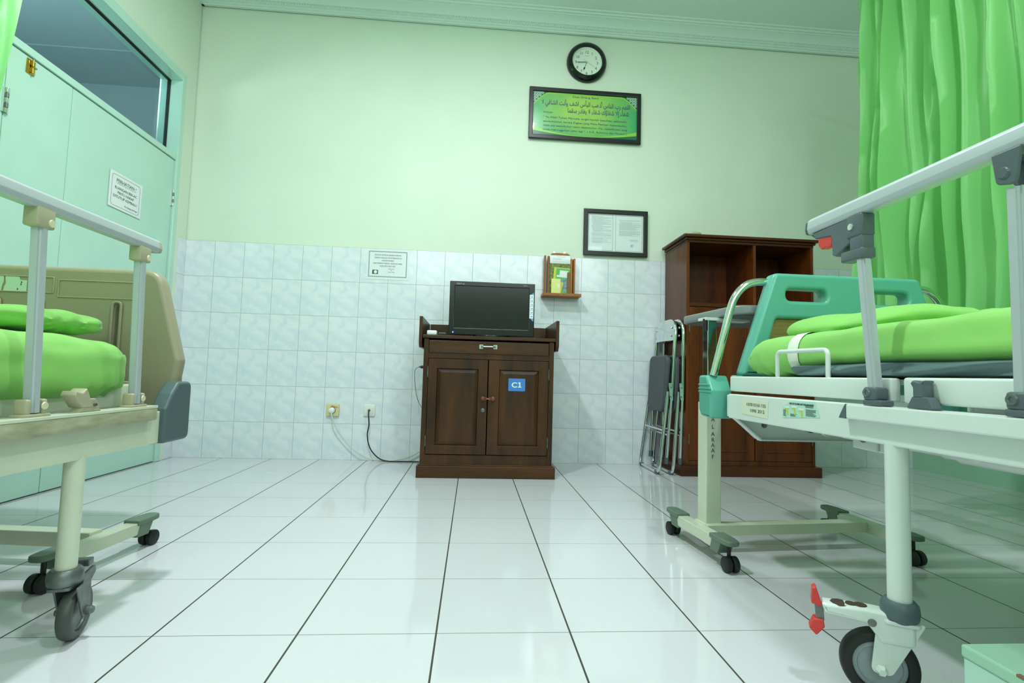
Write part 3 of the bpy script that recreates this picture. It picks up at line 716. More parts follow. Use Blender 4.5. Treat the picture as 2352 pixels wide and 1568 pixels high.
bm = BM(); plate(bm, [[(1.97+.115*math.cos(a), -.385+.08*math.sin(a)) for a in [2*PI*k/40 for k in range(40)]]], .012, frame((0, 0, .793), (1, 0, 0), (0, 1, 0)), .003); finish('stand_base', bm, BLACK, mo, smooth=40)
bm = BM(); box(bm, mx1-.030, mx1-.006, my-.0016, my-.0006, mz1-.205, mz1-.065, .0002)
finish('sticker_strip', bm, mat('pale sticker', (222, 236, 238), .4), mo)
bm = BM(); plate(bm, [[(mx1-.026, mz1-.066), (mx1-.006, mz1-.066), (mx1-.006, mz1-.052)]], .001, frame((0, my-.0011, 0), *FXZ)); finish('blue_sticker_end', bm, mat('sticker blue', (92, 160, 216), .4), mo); bm = BM(); plate(bm, [[(mx1-.026, mz1-.204), (mx1-.006, mz1-.204), (mx1-.006, mz1-.222), (mx1-.012, mz1-.22)]], .001, frame((0, my-.0011, 0), *FXZ)); finish('blue_sticker_end', bm, mat('sticker blue', (92, 160, 216), .4), mo); bm = BM()
for k in range(5): box(bm, mx1-.031, mx1-.006, my-.0019, my-.0016, mz1-.088-k*.0232, mz1-.0865-k*.0232)
finish('sticker_dividers', bm, mat('sticker blue', (92, 160, 216), .4), mo)
bm = BM()
for k, cc in enumerate(range(6)): box(bm, mx1-.022, mx1-.011, my-.0020, my-.0017, mz1-.080-k*.0232, mz1-.076-k*.0232)
finish('sticker_print', bm, mat('sticker print', (150, 120, 140), .5), mo)
bm = BM(); text(bm, 'ASUS', .012, (mx0+.036, my-.0004, mz1-.019), *FXZ, width=.032, align='LEFT', shear=.3, bold=.0003); text(bm, 'LED', .008, (mx0+.072, my-.0004, mz1-.019), *FXZ, width=.012, align='LEFT')
finish('logo', bm, mat('silver print', (170, 186, 186), .4), mo); bm = BM(); text(bm, 'HDMI', .007, (mx1-.058, my-.0004, mz1-.0155), *FXZ, width=.022); finish('port_text', bm, mat('silver print', (170, 186, 186), .4), mo)
bm = BM(); lathe(bm, [(0, .003), (.003, .002), (.0035, 0)], (mx0+.026, my, .8135), (0, -1, 0), 14); finish('power_light', bm, mat('blue power light', (60, 80, 255), .3, emit=14), mo)
bm = BM(); box(bm, mx0+.03, mx1-.034, my-.001, my+.001, mz0+.0365, mz0+.0385); finish('bezel_line', bm, STEEL, mo)

bm = BM(); box(bm, 1.606, 1.662, -.50, -.44, .7865, .813, .007, 4); o = recenter(finish('white_adapter', bm, mat('white adapter plastic', (232, 240, 238), .35), smooth=50)); tag(o, 'small white rounded adapter on the left end of the cabinet top', 'adapter')
rm = thing('remote_control', 'small black remote lying between the white adapter and the monitor', 'remote control', (1.70, -.47, .7865))
bm = BM(); box(bm, 1.668, 1.716, -.50, -.455, .7865, .799, .003, 3); finish('body', bm, RUBBER, rm, smooth=50)
bm = BM(); box(bm, 1.674, 1.711, -.495, -.46, .7985, .802, .001); finish('keypad', bm, mat('grey keypad', (120, 134, 136), .4), rm)

# ------------------------------------------------------------------ wardrobe
wd = thing('open_top_wardrobe', 'tall reddish brown wooden wardrobe with open top shelves, right of the folding chairs', 'wardrobe', (3.575, -.2, 0))
WX0, WX1, WY, WYB = 3.165, 3.985, -.365, -.02
bm = BM(); box(bm, WX0, WX0+.018, WY, WYB, .05, 1.44); box(bm, WX1-.018, WX1, WY, WYB, .05, 1.44); box(bm, WX0, WX1, WYB-.008, WYB, .05, 1.44)
box(bm, WX0+.018, WX1-.018, WY+.003, WYB, .05, .09); finish('body', bm, WOODR, wd)
bm = BM(); box(bm, WX0+.018, WX1-.018, WY+.001, WYB-.008, 1.028, 1.05); finish('shelf', bm, WOODRX, wd)
bm = BM(); box(bm, 3.592, 3.610, WY+.001, WYB-.008, 1.05, 1.425); finish('divider', bm, WOODR, wd)
bm = BM(); box(bm, WX0-.002, WX1+.002, WY-.002, WYB, 1.425, 1.44, .002); box(bm, WX0-.012, WX1+.012, WY-.012, WYB, 1.440, 1.455, .005); box(bm, WX0-.028, WX1+.028, WY-.028, WYB, 1.455, 1.472, .004); finish('crown', bm, WOODRX, wd)
bm = BM(); box(bm, WX0-.04, WX1+.03, WY-.022, WYB, 0, .062, .004); finish('plinth', bm, WOODRX, wd)
for xa_, xb_ in ((WX0+.02, 3.598), (3.603, WX1-.02)):
    bm = BM(); plate(bm, [rect(xa_, xb_, .092, 1.024)], .018, frame((0, WY+.009, 0), *FXZ), .002)
    plate(bm, [rect(xa_+.05, xb_-.05, .145, .965), rect(xa_+.060, xb_-.060, .155, .955)], .008, frame((0, WY-.001, 0), *FXZ), .003)
    d_ = finish('door', bm, WOODR, wd)
    hx = xa_-.001 if xa_ < 3.5 else xb_+.001
    for zz in (.22, .9):
        bm = BM(); tube(bm, [(hx, WY-.003, zz-.03), (hx, WY-.003, zz+.03)], .003, 8); finish('hinge', bm, STEEL, d_, smooth=40)
    bm = BM(); lathe(bm, [(0, .022), (.008, .02), (.011, .014), (.006, .006), (.006, 0)], ((xb_-.025) if xa_ < 3.5 else (xa_+.025), WY, .6), (0, -1, 0), 16); finish('knob', bm, WOODR, d_, smooth=50)
bm = soft_box(3.175, 3.285, -.345, -.245, 1.4735, 1.512, (.05, .045, .018), (12, 12, 6))
o = recenter(finish('snack_packet', bm, mat('blue printed foil', (110, 180, 206), .25, c2=(206, 196, 120), vscale=26), smooth=60)); tag(o, 'small shiny blue and yellow packet lying on top of the wardrobe', 'packet')
bm = BM(); plate(bm, [rpoly([(0, 0), (.05, .02), (.045, .12), (0, .12)], [0, .02, .02, 0])], .012, frame((WX1+.01, -.05, .0025), (1, 0, 0), (0, 0, 1)), .003)
o = recenter(finish('rounded_brown_piece', bm, wood('olive brown grain', (96, 92, 60), (110, 104, 70)))); tag(o, 'small rounded olive brown piece on the floor against the wardrobe right side', 'board')  # small rounded brown shape beside the wardrobe, not identified

# ------------------------------------------------------------------ folded chairs (local: u = along world y, leaning to +x)
def folded_chair(label, xbase, ybase, lean):
    t = thing('folding_chair', label, 'chair', (xbase, ybase-.17, 0))
    W = .34; r = .0105
    def X(u, v, d=0): return (xbase+lean*v-d, ybase-u, v)
    def V(u, v, d=0): return Vector(X(u, v, d))
    bm = BM(); tube(bm, arc_path([X(.03, .075), X(.012, .5), X(.012, .945), X(W-.012, .945), X(W-.012, .5), X(W-.03, .075)], [.3, .10, .10, .3], 10), r, 12)
    bf = finish('back_frame', bm, CHROME, t, smooth=60)
    for uu_ in (.03, W-.03):
        bm = BM(); tube(bm, [X(uu_, .100), X(uu_, .062)], .0125, 12); finish('rubber_tip', bm, GREY, bf, smooth=60)
    bm = BM(); tube(bm, arc_path([X(.012, .50, .024), X(-.004, .012, .056), X(W+.004, .012, .056), X(W-.012, .50, .024)], .05, 8), r*.95, 12); lfm = finish('leg_frame', bm, CHROME, t, smooth=60)
    for uu_ in (.03, W-.03):
        bm = BM(); tube(bm, [X(uu_-.014, .0128, .056), X(uu_+.014, .0128, .056)], .0128, 12); finish('rubber_foot', bm, GREY, lfm, smooth=60)
    bm = BM(); tube(bm, [X(.01, .265, .040), X(W-.01, .265, .040)], .007, 8); finish('stretcher', bm, CHROME, t, smooth=60)
    bm = BM(); tube(bm, [X(.02, .235, .0), X(W-.02, .235, .0)], .006, 8); finish('stretcher', bm, CHROME, t, smooth=60)
    bm = BM(); n_ = 16; rows_ = []
    for j in range(8):
        v = .815+.128*j/7; row = []
        ins = .0 if j < 4 else .075*(1-math.sqrt(max(0, 1-((j-3)/4.3)**2)))
        for i in range(n_+1):
            u = .014+ins+(W-.028-2*ins)*i/n_; dd = .010+.020*math.sin(PI*i/n_)
            row.append((bm.verts.new(X(u, v, dd)), bm.verts.new(X(u, v, dd-.006))))
        rows_.append(row)
    for a, b_ in zip(rows_, rows_[1:]):
        for i in range(n_):
            for s2 in (0, 1): bm.faces.new((a[i][s2], a[i+1][s2], b_[i+1][s2], b_[i][s2]))
        for i in (0, n_): bm.faces.new((a[i][0], a[i][1], b_[i][1], b_[i][0]))
    for row in (rows_[0], rows_[-1]):
        for i in range(n_): bm.faces.new((row[i][0], row[i+1][0], row[i+1][1], row[i][1]))
    bp_ = finish('back_panel', bm, CHROME, t, smooth=60)
    for uu_, vv in ((W-.04, .845), (W-.04, .895), (.04, .845), (.04, .895)):
        bm = BM(); lathe(bm, [(0, .006), (.006, .004), (.007, 0)], V(uu_, vv, .016), (-1, 0, 0), 12); finish('screw', bm, CHROME, bp_, smooth=60)
    bm = BM(); A = V(W/2, .548, .028)
    plate(bm, [rpoly([(-.140, -.178), (.140, -.178), (.150, .178), (-.150, .178)], [.06, .06, .05, .05], 8)], .034, frame(A, (0, -1, 0), V(0, 1)-V(0, 0)), .013, res=4)
    st_ = finish('seat', bm, mat('charcoal vinyl', (70, 76, 80), .5), t, smooth=50)
    bm = BM(); D = V(W/2, .548, .006)
    tube(bm, [D+Vector((0, -a[0], 0))+(V(0, 1)-V(0, 0))*a[1] for a in rpoly([(-.13, -.165), (.13, -.165), (.138, .165), (-.138, .165)], .05)], .006, 8, closed=True); finish('seat_rim', bm, BLACK, t, smooth=50)
    for uu_ in (.008, W-.008):
        bm = BM(); plate(bm, [rpoly([(-.014, -.055), (.006, -.050), (.016, .050), (-.004, .055)], .010)], .004, frame(V(uu_, .50, .012), (-1, 0, 0), (0, 0, 1)) if 0 else frame(V(uu_-(.012 if uu_ < .1 else -.012), .50, .012), (-1, 0, 0), (0, 0, 1)), .001); hp = finish('hinge_plate', bm, CHROME, t)
        bm = BM()
        for dv in (-.03, .025): lathe(bm, [(0, .005), (.004, .004), (.005, 0)], V(uu_+(-.014 if uu_ < .1 else .014), .50+dv, .014), (0, 1 if uu_ < .1 else -1, 0), 10)
        finish('rivet', bm, STEEL, hp, smooth=50)
    return t
folded_chair('chrome folding chair with charcoal seat, folded, the outer of the two leaning by the wardrobe', 3.06, -.012, .055)
folded_chair('chrome folding chair folded flat against the wardrobe side, behind the outer chair', 3.14, -.03, .012)

# ------------------------------------------------------------------ overbed tables
def overbed_table(label, loc, rot, post_far=False, flip=1, top_y=(-.12, .29), barh=.036, rx=.65, wcap=GREYCAP):
    t = thing('overbed_table', label, 'table', loc, rot)
    for xx in (0, rx):
        bm = BM(); box(bm, xx-.02, xx+.02, -.15, .15, .052, .052+.036, .002); b_ = finish('foot_bar', bm, CREAM, t)
        for sy in (-1, 1):
            bm = BM(); plate(bm, [rpoly([(-.024, .105), (.024, .105), (.026, .16), (.020, .205), (-.020, .205), (-.026, .16)], [0, 0, .01, .018, .018, .01])], .016, frame((xx, 0, .088), (1 if sy > 0 else -1, 0, 0), (0, sy, 0)), .004)
            plate(bm, [[(.105, .046), (.15, .046), (.17, .088), (.12, .092)]], .046, frame((xx, 0, 0), (0, sy, 0), (0, 0, 1)), .001)
            finish('end_cap', bm, wcap, b_, smooth=40)
            bm = BM()
            for s2 in (-1, 1): lathe(bm, [(0, 0), (.019, 0), (.0235, .004), (.0235, .015), (.019, .018), (0, .018)], (xx+s2*.003, sy*.183, .0235), (s2, 0, 0), 22)
            tube(bm, [(xx, sy*.175, .03), (xx, sy*.175, .082)], .006, 8)
            finish('caster', bm, RUBBER, b_, smooth=40)
    bm = BM(); box(bm, .02, rx-.02, -.022, .022, .055, .055+barh, .002); finish('cross_bar', bm, CREAM, t)
    px_ = rx-.05 if post_far else .052
    bm = BM(); box(bm, px_-.028, px_+.028, -.004, .052, .088, .50, .003); box(bm, px_-.036, px_+.036, -.012, .056, .086, .092, .002); ps = finish('post', bm, CREAM, t)
    bm = BM(); box(bm, px_-.017, px_+.017, .007, .041, .50, .792, .002); finish('inner_column', bm, CHROME, t)
    if not post_far:
        bm = BM()
        for ch, zz in zip('ALARAAF', (.436, .411, .386, .366, .348, .330, .309)): text(bm, ch, .02, (px_-.004, -.0046, zz), *FXZ, height=.0135, bold=-.0002)
        finish('lettering', bm, INK, ps)
    tx0, tx1 = .07, .07+.56
    bm = BM(); plate(bm, [rpoly([(tx0, top_y[0]), (tx1, top_y[0]), (tx1, top_y[1]), (tx0, top_y[1])], .07, 8)], .030, frame((0, 0, .812), (1, 0, 0), (0, 1, 0)), .006, res=3); tp = finish('table_top', bm, GREYTOP, t, smooth=40)
    bm = BM(); plate(bm, [rpoly([(tx0+.012, top_y[0]+.012), (tx1-.012, top_y[0]+.012), (tx1-.012, top_y[1]-.012), (tx0+.012, top_y[1]-.012)], .06, 8)], .002, frame((0, 0, .796), (1, 0, 0), (0, 1, 0))); finish('underside', bm, UNDER, tp)
    bm = BM(); box(bm, px_-.03, px_+.14, 0, .05, .785, .795, .001) if not post_far else box(bm, px_-.14, px_+.03, 0, .05, .785, .795, .001); finish('bracket', bm, WHITE, t)
    if not post_far:
        bm = BM(); tube(bm, [(px_-.025, .01, .75), (px_-.025, .01, .79)], .008, 10); finish('release_knob', bm, RUBBER, t, smooth=40)
    return t
overbed_table('cream overbed table with grey top behind the green bed headboard, post marked ALARAAF', (2.652, -1.665, 0), math.radians(4.8))
overbed_table('cream overbed table whose wheeled base shows under the left bed', (.832, -1.795, 0), math.radians(173.9), post_far=True, top_y=(-.34, .01), barh=.042)

# ------------------------------------------------------------------ casters for beds
def caster(parent, x, y, ztop, hub, ax, rw=.0625, wd=.032, body=STEEL, tyre=TYRE, cup=STEEL, red=False, z_fork=.145, hubm=None, pedal=True, cs=1):
    """hub = wheel centre, ax = axle direction pointing to the outer side"""
    ax = Vector(ax).normalized(); H = Vector(hub); up = Vector((0, 0, 1)); fwd = up.cross(ax).normalized()
    stem = Vector((x, y, z_fork))
    if (H-stem).dot(fwd) < 0: fd = -fwd
    else: fd = fwd
    bm = BM(); lathe(bm, [(0, .03), (.030*cs, .03), (.036*cs, .024), (.038*cs, .012), (.036*cs, 0), (.030*cs, -.006), (0, -.006)], (x, y, z_fork), (0, 0, 1), 30)
    ct = finish('caster', bm, cup, parent, smooth=40)
    bm = BM(); h = wd/2
    lathe(bm, [(rw*.56, -h*.7), (rw-.007, -h), (rw-.003, -h*.85), (rw-.0008, -h*.5), (rw, 0), (rw-.0008, h*.5), (rw-.003, h*.85), (rw-.007, h), (rw*.704, h*.95), (rw*.67, h*.6)], H, ax, 64)
    wl = finish('wheel', bm, tyre, ct, smooth=40)
    bm = BM(); lathe(bm, [(0, -h*.6), (rw*.69, -h*.6), (rw*.69, h*.62), (rw*.58, h*.8), (rw*.55, h*.55), (.0, h*.55)], H, ax, 36); finish('wheel_disc', bm, hubm or STEEL, wl, smooth=30)
    # fork: two cheeks and a crown
    bm = BM()
    for s_ in (-1, 1):
        c0 = H+ax*s_*(h+.0065)
        top = Vector((x, y, z_fork-.004))+ax*s_*(h+.0065); d = fd
        o = c0; L = lambda p_: ((p_-o).dot(fwd), (p_-o).z)
        q = [L(c0+fwd*.016+up*-.008), L(c0-fwd*.016+up*-.008), L(top-fwd*(.036 if red else .036*cs)), L(top+fwd*(.036 if red else .036*cs))]
        tq = [q[0], q[3], q[2], q[1]]
        plate(bm, [rpoly(tq, [.012, .004, .004, .012])], .004, frame(o, fwd, up), .001)
        lathe(bm, [(0, .014), (.006, .014), (.009, .009), (.009, .002), (0, .002)], c0, ax*s_, 6 if red else 14)
    cc = Vector((x, y, z_fork-.006))
    box(bm, -1, 1, -1, 1, -1, 1) if 0 else None
    plate(bm, [rpoly([(-.034*cs, -h-.008), (.034*cs, -h-.008), (.034*cs, h+.008), (-.034*cs, h+.008)], .01)], .006, frame(cc, fwd, ax), .001)
    finish('fork', bm, body, ct, smooth=30)
    if pedal and not red:
        bm = BM(); pd_ = fd if fd.y > 0 else -fd; p0 = Vector((x, y, z_fork-.012))+pd_*.022
        plate(bm, [rpoly([(0, -.03), (.06, .005), (.055, .02), (0, .016)], .006)], .006, frame(p0+ax*.02, pd_, up), .001)
        rot = Matrix((fwd, ax, up)).transposed()
        c1 = p0+pd_*.052+up*.026; box(bm, c1.x-.012, c1.x+.012, c1.y-.016, c1.y+.016, c1.z-.005, c1.z+.009, .002, rot=rot)
        c1 = p0+pd_*.048-up*.022; box(bm, c1.x-.008, c1.x+.008, c1.y-.010, c1.y+.010, c1.z-.009, c1.z+.009, .002, rot=rot)
        finish('brake_pedal', bm, body, ct)
    return ct

# ------------------------------------------------------------------ LEFT BED
XL = 1.064; XR2 = .206; XC = (XL+XR2)/2; YT = -1.955; YH = -3.85
lb = thing('hospital_bed', 'hospital bed with beige footboard at the mint door, left of the room', 'bed', (XC, -2.85, 0))
for sx, xf in ((1, XL), (-1, XR2)):
    bm = BM(); box(bm, min(xf, xf-sx*.03), max(xf, xf-sx*.03), YH, YT+.01, .374, .456, .003); finish('side_beam', bm, CREAM, lb)
    bm = BM(); box(bm, min(xf-sx*.085, xf-sx*.06), max(xf-sx*.085, xf-sx*.06), YH, YT+.0, .468, .525, .006, 3); finish('deck_rail', bm, CREAM, lb, smooth=40)
    # grimy aluminium strip on the outside
    bm = BM(); x_a = xf+sx*.0005; x_b = xf+sx*.022
    box(bm, min(x_a, x_b), max(x_a, x_b), YH+.3, -2.012, .437, .470, .006, 3); st = finish('bumper_strip', bm, GRIME, lb, smooth=40)
    bm = BM(); box(bm, min(xf-sx*.012, x_b), max(xf-sx*.012, x_b), YH+.3, -2.014, .468, .4745, .001); finish('strip_lip', bm, CREAM, st)
    # side rail
    bm = BM(); xr_ = xf+sx*.002
    oval = [(.020*math.cos(a), .0215*math.sin(a)) for a in [2*PI*k/20 for k in range(20)]]
    oval = rpoly([(-.012, -.016), (.012, -.016), (.015, -.005), (.012, .011), (.006, .016), (-.006, .016), (-.012, .011), (-.015, -.005)], .005, 3)
    mt = frame((xr_, -2.045-.75, .872), (1, 0, 0), (0, 0, 1)); plate(bm, [oval], 1.5, mt, 0)
    tr = finish('top_rail', bm, ALU, lb, smooth=35)
    bm = BM(); plate(bm, [oval], .014, frame((xr_, -2.038, .872), (1, 0, 0), (0, 0, 1)), .005); finish('rail_end_cap', bm, BEIGEC, tr, smooth=40)
    for yb, yt in ((-2.079, -2.094), (-2.362, -2.378), (-2.66, -2.68), (-3.0, -3.02)):
        bm = BM(); tube(bm, [(xr_+.002, yb, .482), (xr_, yt, .858)], .018, sq=(.022, .020))
        geo = [e for e in bm.edges if abs((e.verts[0].co-e.verts[1].co).z) > .1]
        bmesh.ops.bevel(bm, geom=geo, offset=.005, segments=3, affect='EDGES')
        pst = finish('rail_post', bm, ALU, lb, smooth=40)
        bm = BM(); box(bm, xr_-.014, xr_+.014, yt-.020, yt+.020, .822, .860, .004, 3); bk_ = finish('top_bracket', bm, BEIGEC, pst, smooth=40)
        bm = BM(); lathe(bm, [(0, .002), (.0065, .002), (.0075, 0)], (xr_+sx*.014, yt+.011, .833), (sx, 0, 0), 20); finish('bracket_cap', bm, CREAMP, bk_, smooth=40)
        bm = BM(); box(bm, xr_-.013, xr_+.016, yb-.028, yb+.028, .474, .480, .002)
        box(bm, xr_-.011, xr_+.013, yb+.012, yb+.023, .478, .507, .004, 3); box(bm, xr_-.011, xr_+.013, yb-.023, yb-.012, .478, .507, .004, 3)
        cl = finish('post_clamp', bm, BEIGEC, pst, smooth=40)
        bm = BM(); lathe(bm, [(0, .002), (.0065, .002), (.0075, 0)], (xr_+sx*.013, yb+.015, .494), (sx, 0, 0), 20); finish('clamp_cap', bm, CREAMP, cl, smooth=40)
    bm = BM(); yl = -2.235
    plate(bm, [rpoly([(yl-.030, .4745), (yl+.032, .4745), (yl+.014, .502), (yl-.004, .502)], [0, 0, .004, .004])], .022, frame((xf+sx*.006, 0, 0), (0, 1, 0), (0, 0, 1)), .002)
    plate(bm, [rpoly([(yl-.022, .484), (yl+.006, .484), (yl-.010, .517), (yl-.014, .524), (yl-.026, .515), (yl-.042, .519), (yl-.046, .510), (yl-.034, .497)], [.003, .003, .002, .002, .006, .002, .003, .004])], .030, frame((xf+sx*.004, 0, 0), (0, 1, 0), (0, 0, 1)), .003)
    rl = finish('release_lever', bm, BEIGEC, lb, smooth=40)
    bm = BM(); lathe(bm, [(0, .004), (.003, .004), (.0035, 0)], (xf+sx*.0175, yl+.010, .489), (sx, 0, 0), 12); finish('screw', bm, STEEL, rl, smooth=40)
    # corner bumper
    bm = BM(); plate(bm, [rpoly([(-1.968, .372), (-1.852, .372), (-1.852, .532), (-1.915, .532), (-1.945, .50), (-1.968, .462)], [.008, .02, .02, .016, .01, .01])], .040, frame((xf-sx*.005, 0, 0), (0, 1, 0), (0, 0, 1)), .008, res=4)
    finish('corner_bumper', bm, BUMP, lb, smooth=40)
    # leg and caster
    for yl_ in (-2.218, -3.5):
        bm = BM(); lathe(bm, [(0, .150), (.0185, .150), (.0185, .38), (0, .38)], (xf-sx*.017, yl_, 0), (0, 0, 1), 28); lg = finish('leg', bm, CREAM, lb, smooth=40)
        a = math.radians(14); axd = (math.cos(a), math.sin(a), 0) if sx > 0 else (-1, 0, 0)
        caster(lg, xf-sx*.017, yl_, 0, (xf-sx*.017+.008*sx, yl_+.022, .055), axd, rw=.055, wd=.026, z_fork=.122, cs=.82)
# cross members and deck
bm = BM()
for yy in (-2.0, -2.6, -3.2, -3.78): box(bm, XR2+.03, XL-.03, yy-.02, yy+.02, .39, .44, .002)
finish('cross_member', bm, CREAM, lb)
bm = BM(); box(bm, XR2+.085, XL-.085, YH, YT, .488, .498, .002); finish('mattress_deck', bm, CREAM, lb)
# footboard
YFB = -1.878; PF = frame((0, YFB, 0), *FXZ)
def mir(pts): return [(2*XC-x, z) for x, z in pts]
half = [(1.000, .3575), (1.058, .375), (1.058, .50), (1.058, .545), (1.064, .590), (.996, .838)]
outer = rpoly(half+mir(half)[::-1], [.005, .01, 0, .0, .025, .055]+[.055, .025, 0, 0, .01, .005], 10)
def slot(cx): return rpoly([(cx-.0065, .56), (cx+.0065, .56), (cx+.0065, .738), (cx-.0065, .738)], .006, 4)
bm = BM(); slots = [.689, .892]; slots += [2*XC-s_ for s_ in slots]
plate(bm, [outer]+[slot(s_) for s_ in slots], .042, PF, .013, res=4)
fb = finish('footboard', bm, BEIGE, lb, smooth=35)
for s_ in slots:
    bm = BM()
    def ring(a, b_): return rpoly([(s_-a, .565-b_), (s_+a, .565-b_), (s_+a, .742+b_), (s_-a, .742+b_)], a*.95, 6)
    plate(bm, [ring(.015, .006), ring(.008, 0)], .006, frame((0, YFB-.0225, 0), *FXZ), .002); finish('slot_moulding', bm, BEIGE, fb, smooth=40)
def recess(a, b_, c1, c2, rr_):
    bm = BM(); o = rpoly([(a, c1), (b_, c1), (b_, c2), (a, c2)], rr_, 5); i_ = rpoly([(a+.0035, c1+.0035), (b_-.0035, c1+.0035), (b_-.0035, c2-.0035), (a+.0035, c2-.0035)], [max(r_-.003, .001) for r_ in rr_], 5)
    plate(bm, [o, i_], .004, frame((0, YFB-.022, 0), *FXZ), .0015); finish('panel_moulding', bm, BEIGE, fb, smooth=40)
recess(.736, .955, .752, .802, [.003, .024, .02, .003]); recess(2*XC-.955, 2*XC-.736, .752, .802, [.024, .003, .003, .02]); recess(2*XC-.726, .726, .762, .808, [.004]*4)
bm = BM(); box(bm, .94-.08, .968, YFB-.029, YFB-.019, .44, .530, .006, 3)
for zz in (.470, .500): box(bm, .94-.082, .966, YFB-.030, YFB-.028, zz, zz+.002, mi=0)
finish('ribbed_block', bm, BEIGE, fb, smooth=40)
bm = BM()
plate(bm, [[(.57, .765), (.592, .765), (.594, .782), (.597, .788), (.596, .806), (.57, .806)]], .0008, frame((0, YFB-.0222, 0), *FXZ))
plate(bm, [[(.598, .765), (.656, .765), (.656, .795), (.638, .796), (.636, .804), (.60, .806), (.603, .786), (.599, .775)]], .0008, frame((0, YFB-.0222, 0), *FXZ))
stk = finish('torn_sticker', bm, mat('aged sticker', (200, 222, 200), .5), fb)
bm = BM(); tube(bm, [(.580+.006*math.cos(k*.9)*(1-k/50), YFB-.023, .785+.008*math.sin(k*.7)) for k in range(30)], .0007, 5)
for (a_, b_) in ((.640, .781), (.632, .768), (.641, .787)): box(bm, a_, a_+.003, YFB-.0230, YFB-.0226, b_, b_+.005)
finish('ink_marks', bm, mat('dark smudge', (70, 96, 90), .7), stk)
# head end
bm = BM(); plate(bm, [rpoly(half+mir(half)[::-1], .01, 3)], .042, frame((0, -3.885, 0), *FXZ), .01); finish('headboard', bm, BEIGE, lb)

# mattress and pillow (left)
def wr(p_, sc_, amp): return noise.noise(p_*sc_)*amp
def md(p_, n_):
    d = n_*(.010*noise.noise(Vector((p_.x*3, p_.y*5, p_.z*9)))+.005*noise.noise(Vector((p_.x*8, p_.y*9, p_.z*22))))
    d.z -= .012*max(0, (p_.y+2.19)/.18)**1.5*(1 if p_.z > .6 else 0)
    low = max(0, (.565-p_.z)/.06)
    if p_.y > -2.16 and low > 0:
        a = math.atan2(p_.x-1.0, p_.y+2.1)*14+p_.y*40+p_.x*50
        d += n_*.006*math.sin(a)*low; d += Vector((0, 0, .0))
    d.z += -.0*(p_.y+2.0)
    return d
bm = soft_box(XR2+.045, 1.026, -3.82, -2.008, .4985, .638, (.045, .07, .058), (26, 110, 18), md)
o = recenter(finish('mattress', bm, SHEET, smooth=80)); tag(o, 'thick mattress under a lime green sheet on the bed by the mint door', 'mattress')
def pd(p_, n_):
    t = min(1, max(0, (p_.x-.78)/.16)); a = math.atan2((p_.z-.662), (p_.y+2.14)*.25)
    d = n_*(.006*noise.noise(p_*8)+.0015*noise.noise(p_*26)*(1+t))
    d += n_*t*.0025*math.sin(a*9+p_.x*30)
    cr = (p_.x-.80)*.8+(p_.y+2.30)*.9; d -= n_*.004*math.exp(-(cr/.007)**2)
    return d
bm = soft_box(.33, .945, -2.30, -1.985, .645, .694, (.045, .07, .0245), (46, 34, 10), pd)
o = recenter(finish('pillow', bm, SHEET2, smooth=80)); tag(o, 'flat lime green pillow with gathered end on the bed by the mint door', 'pillow')

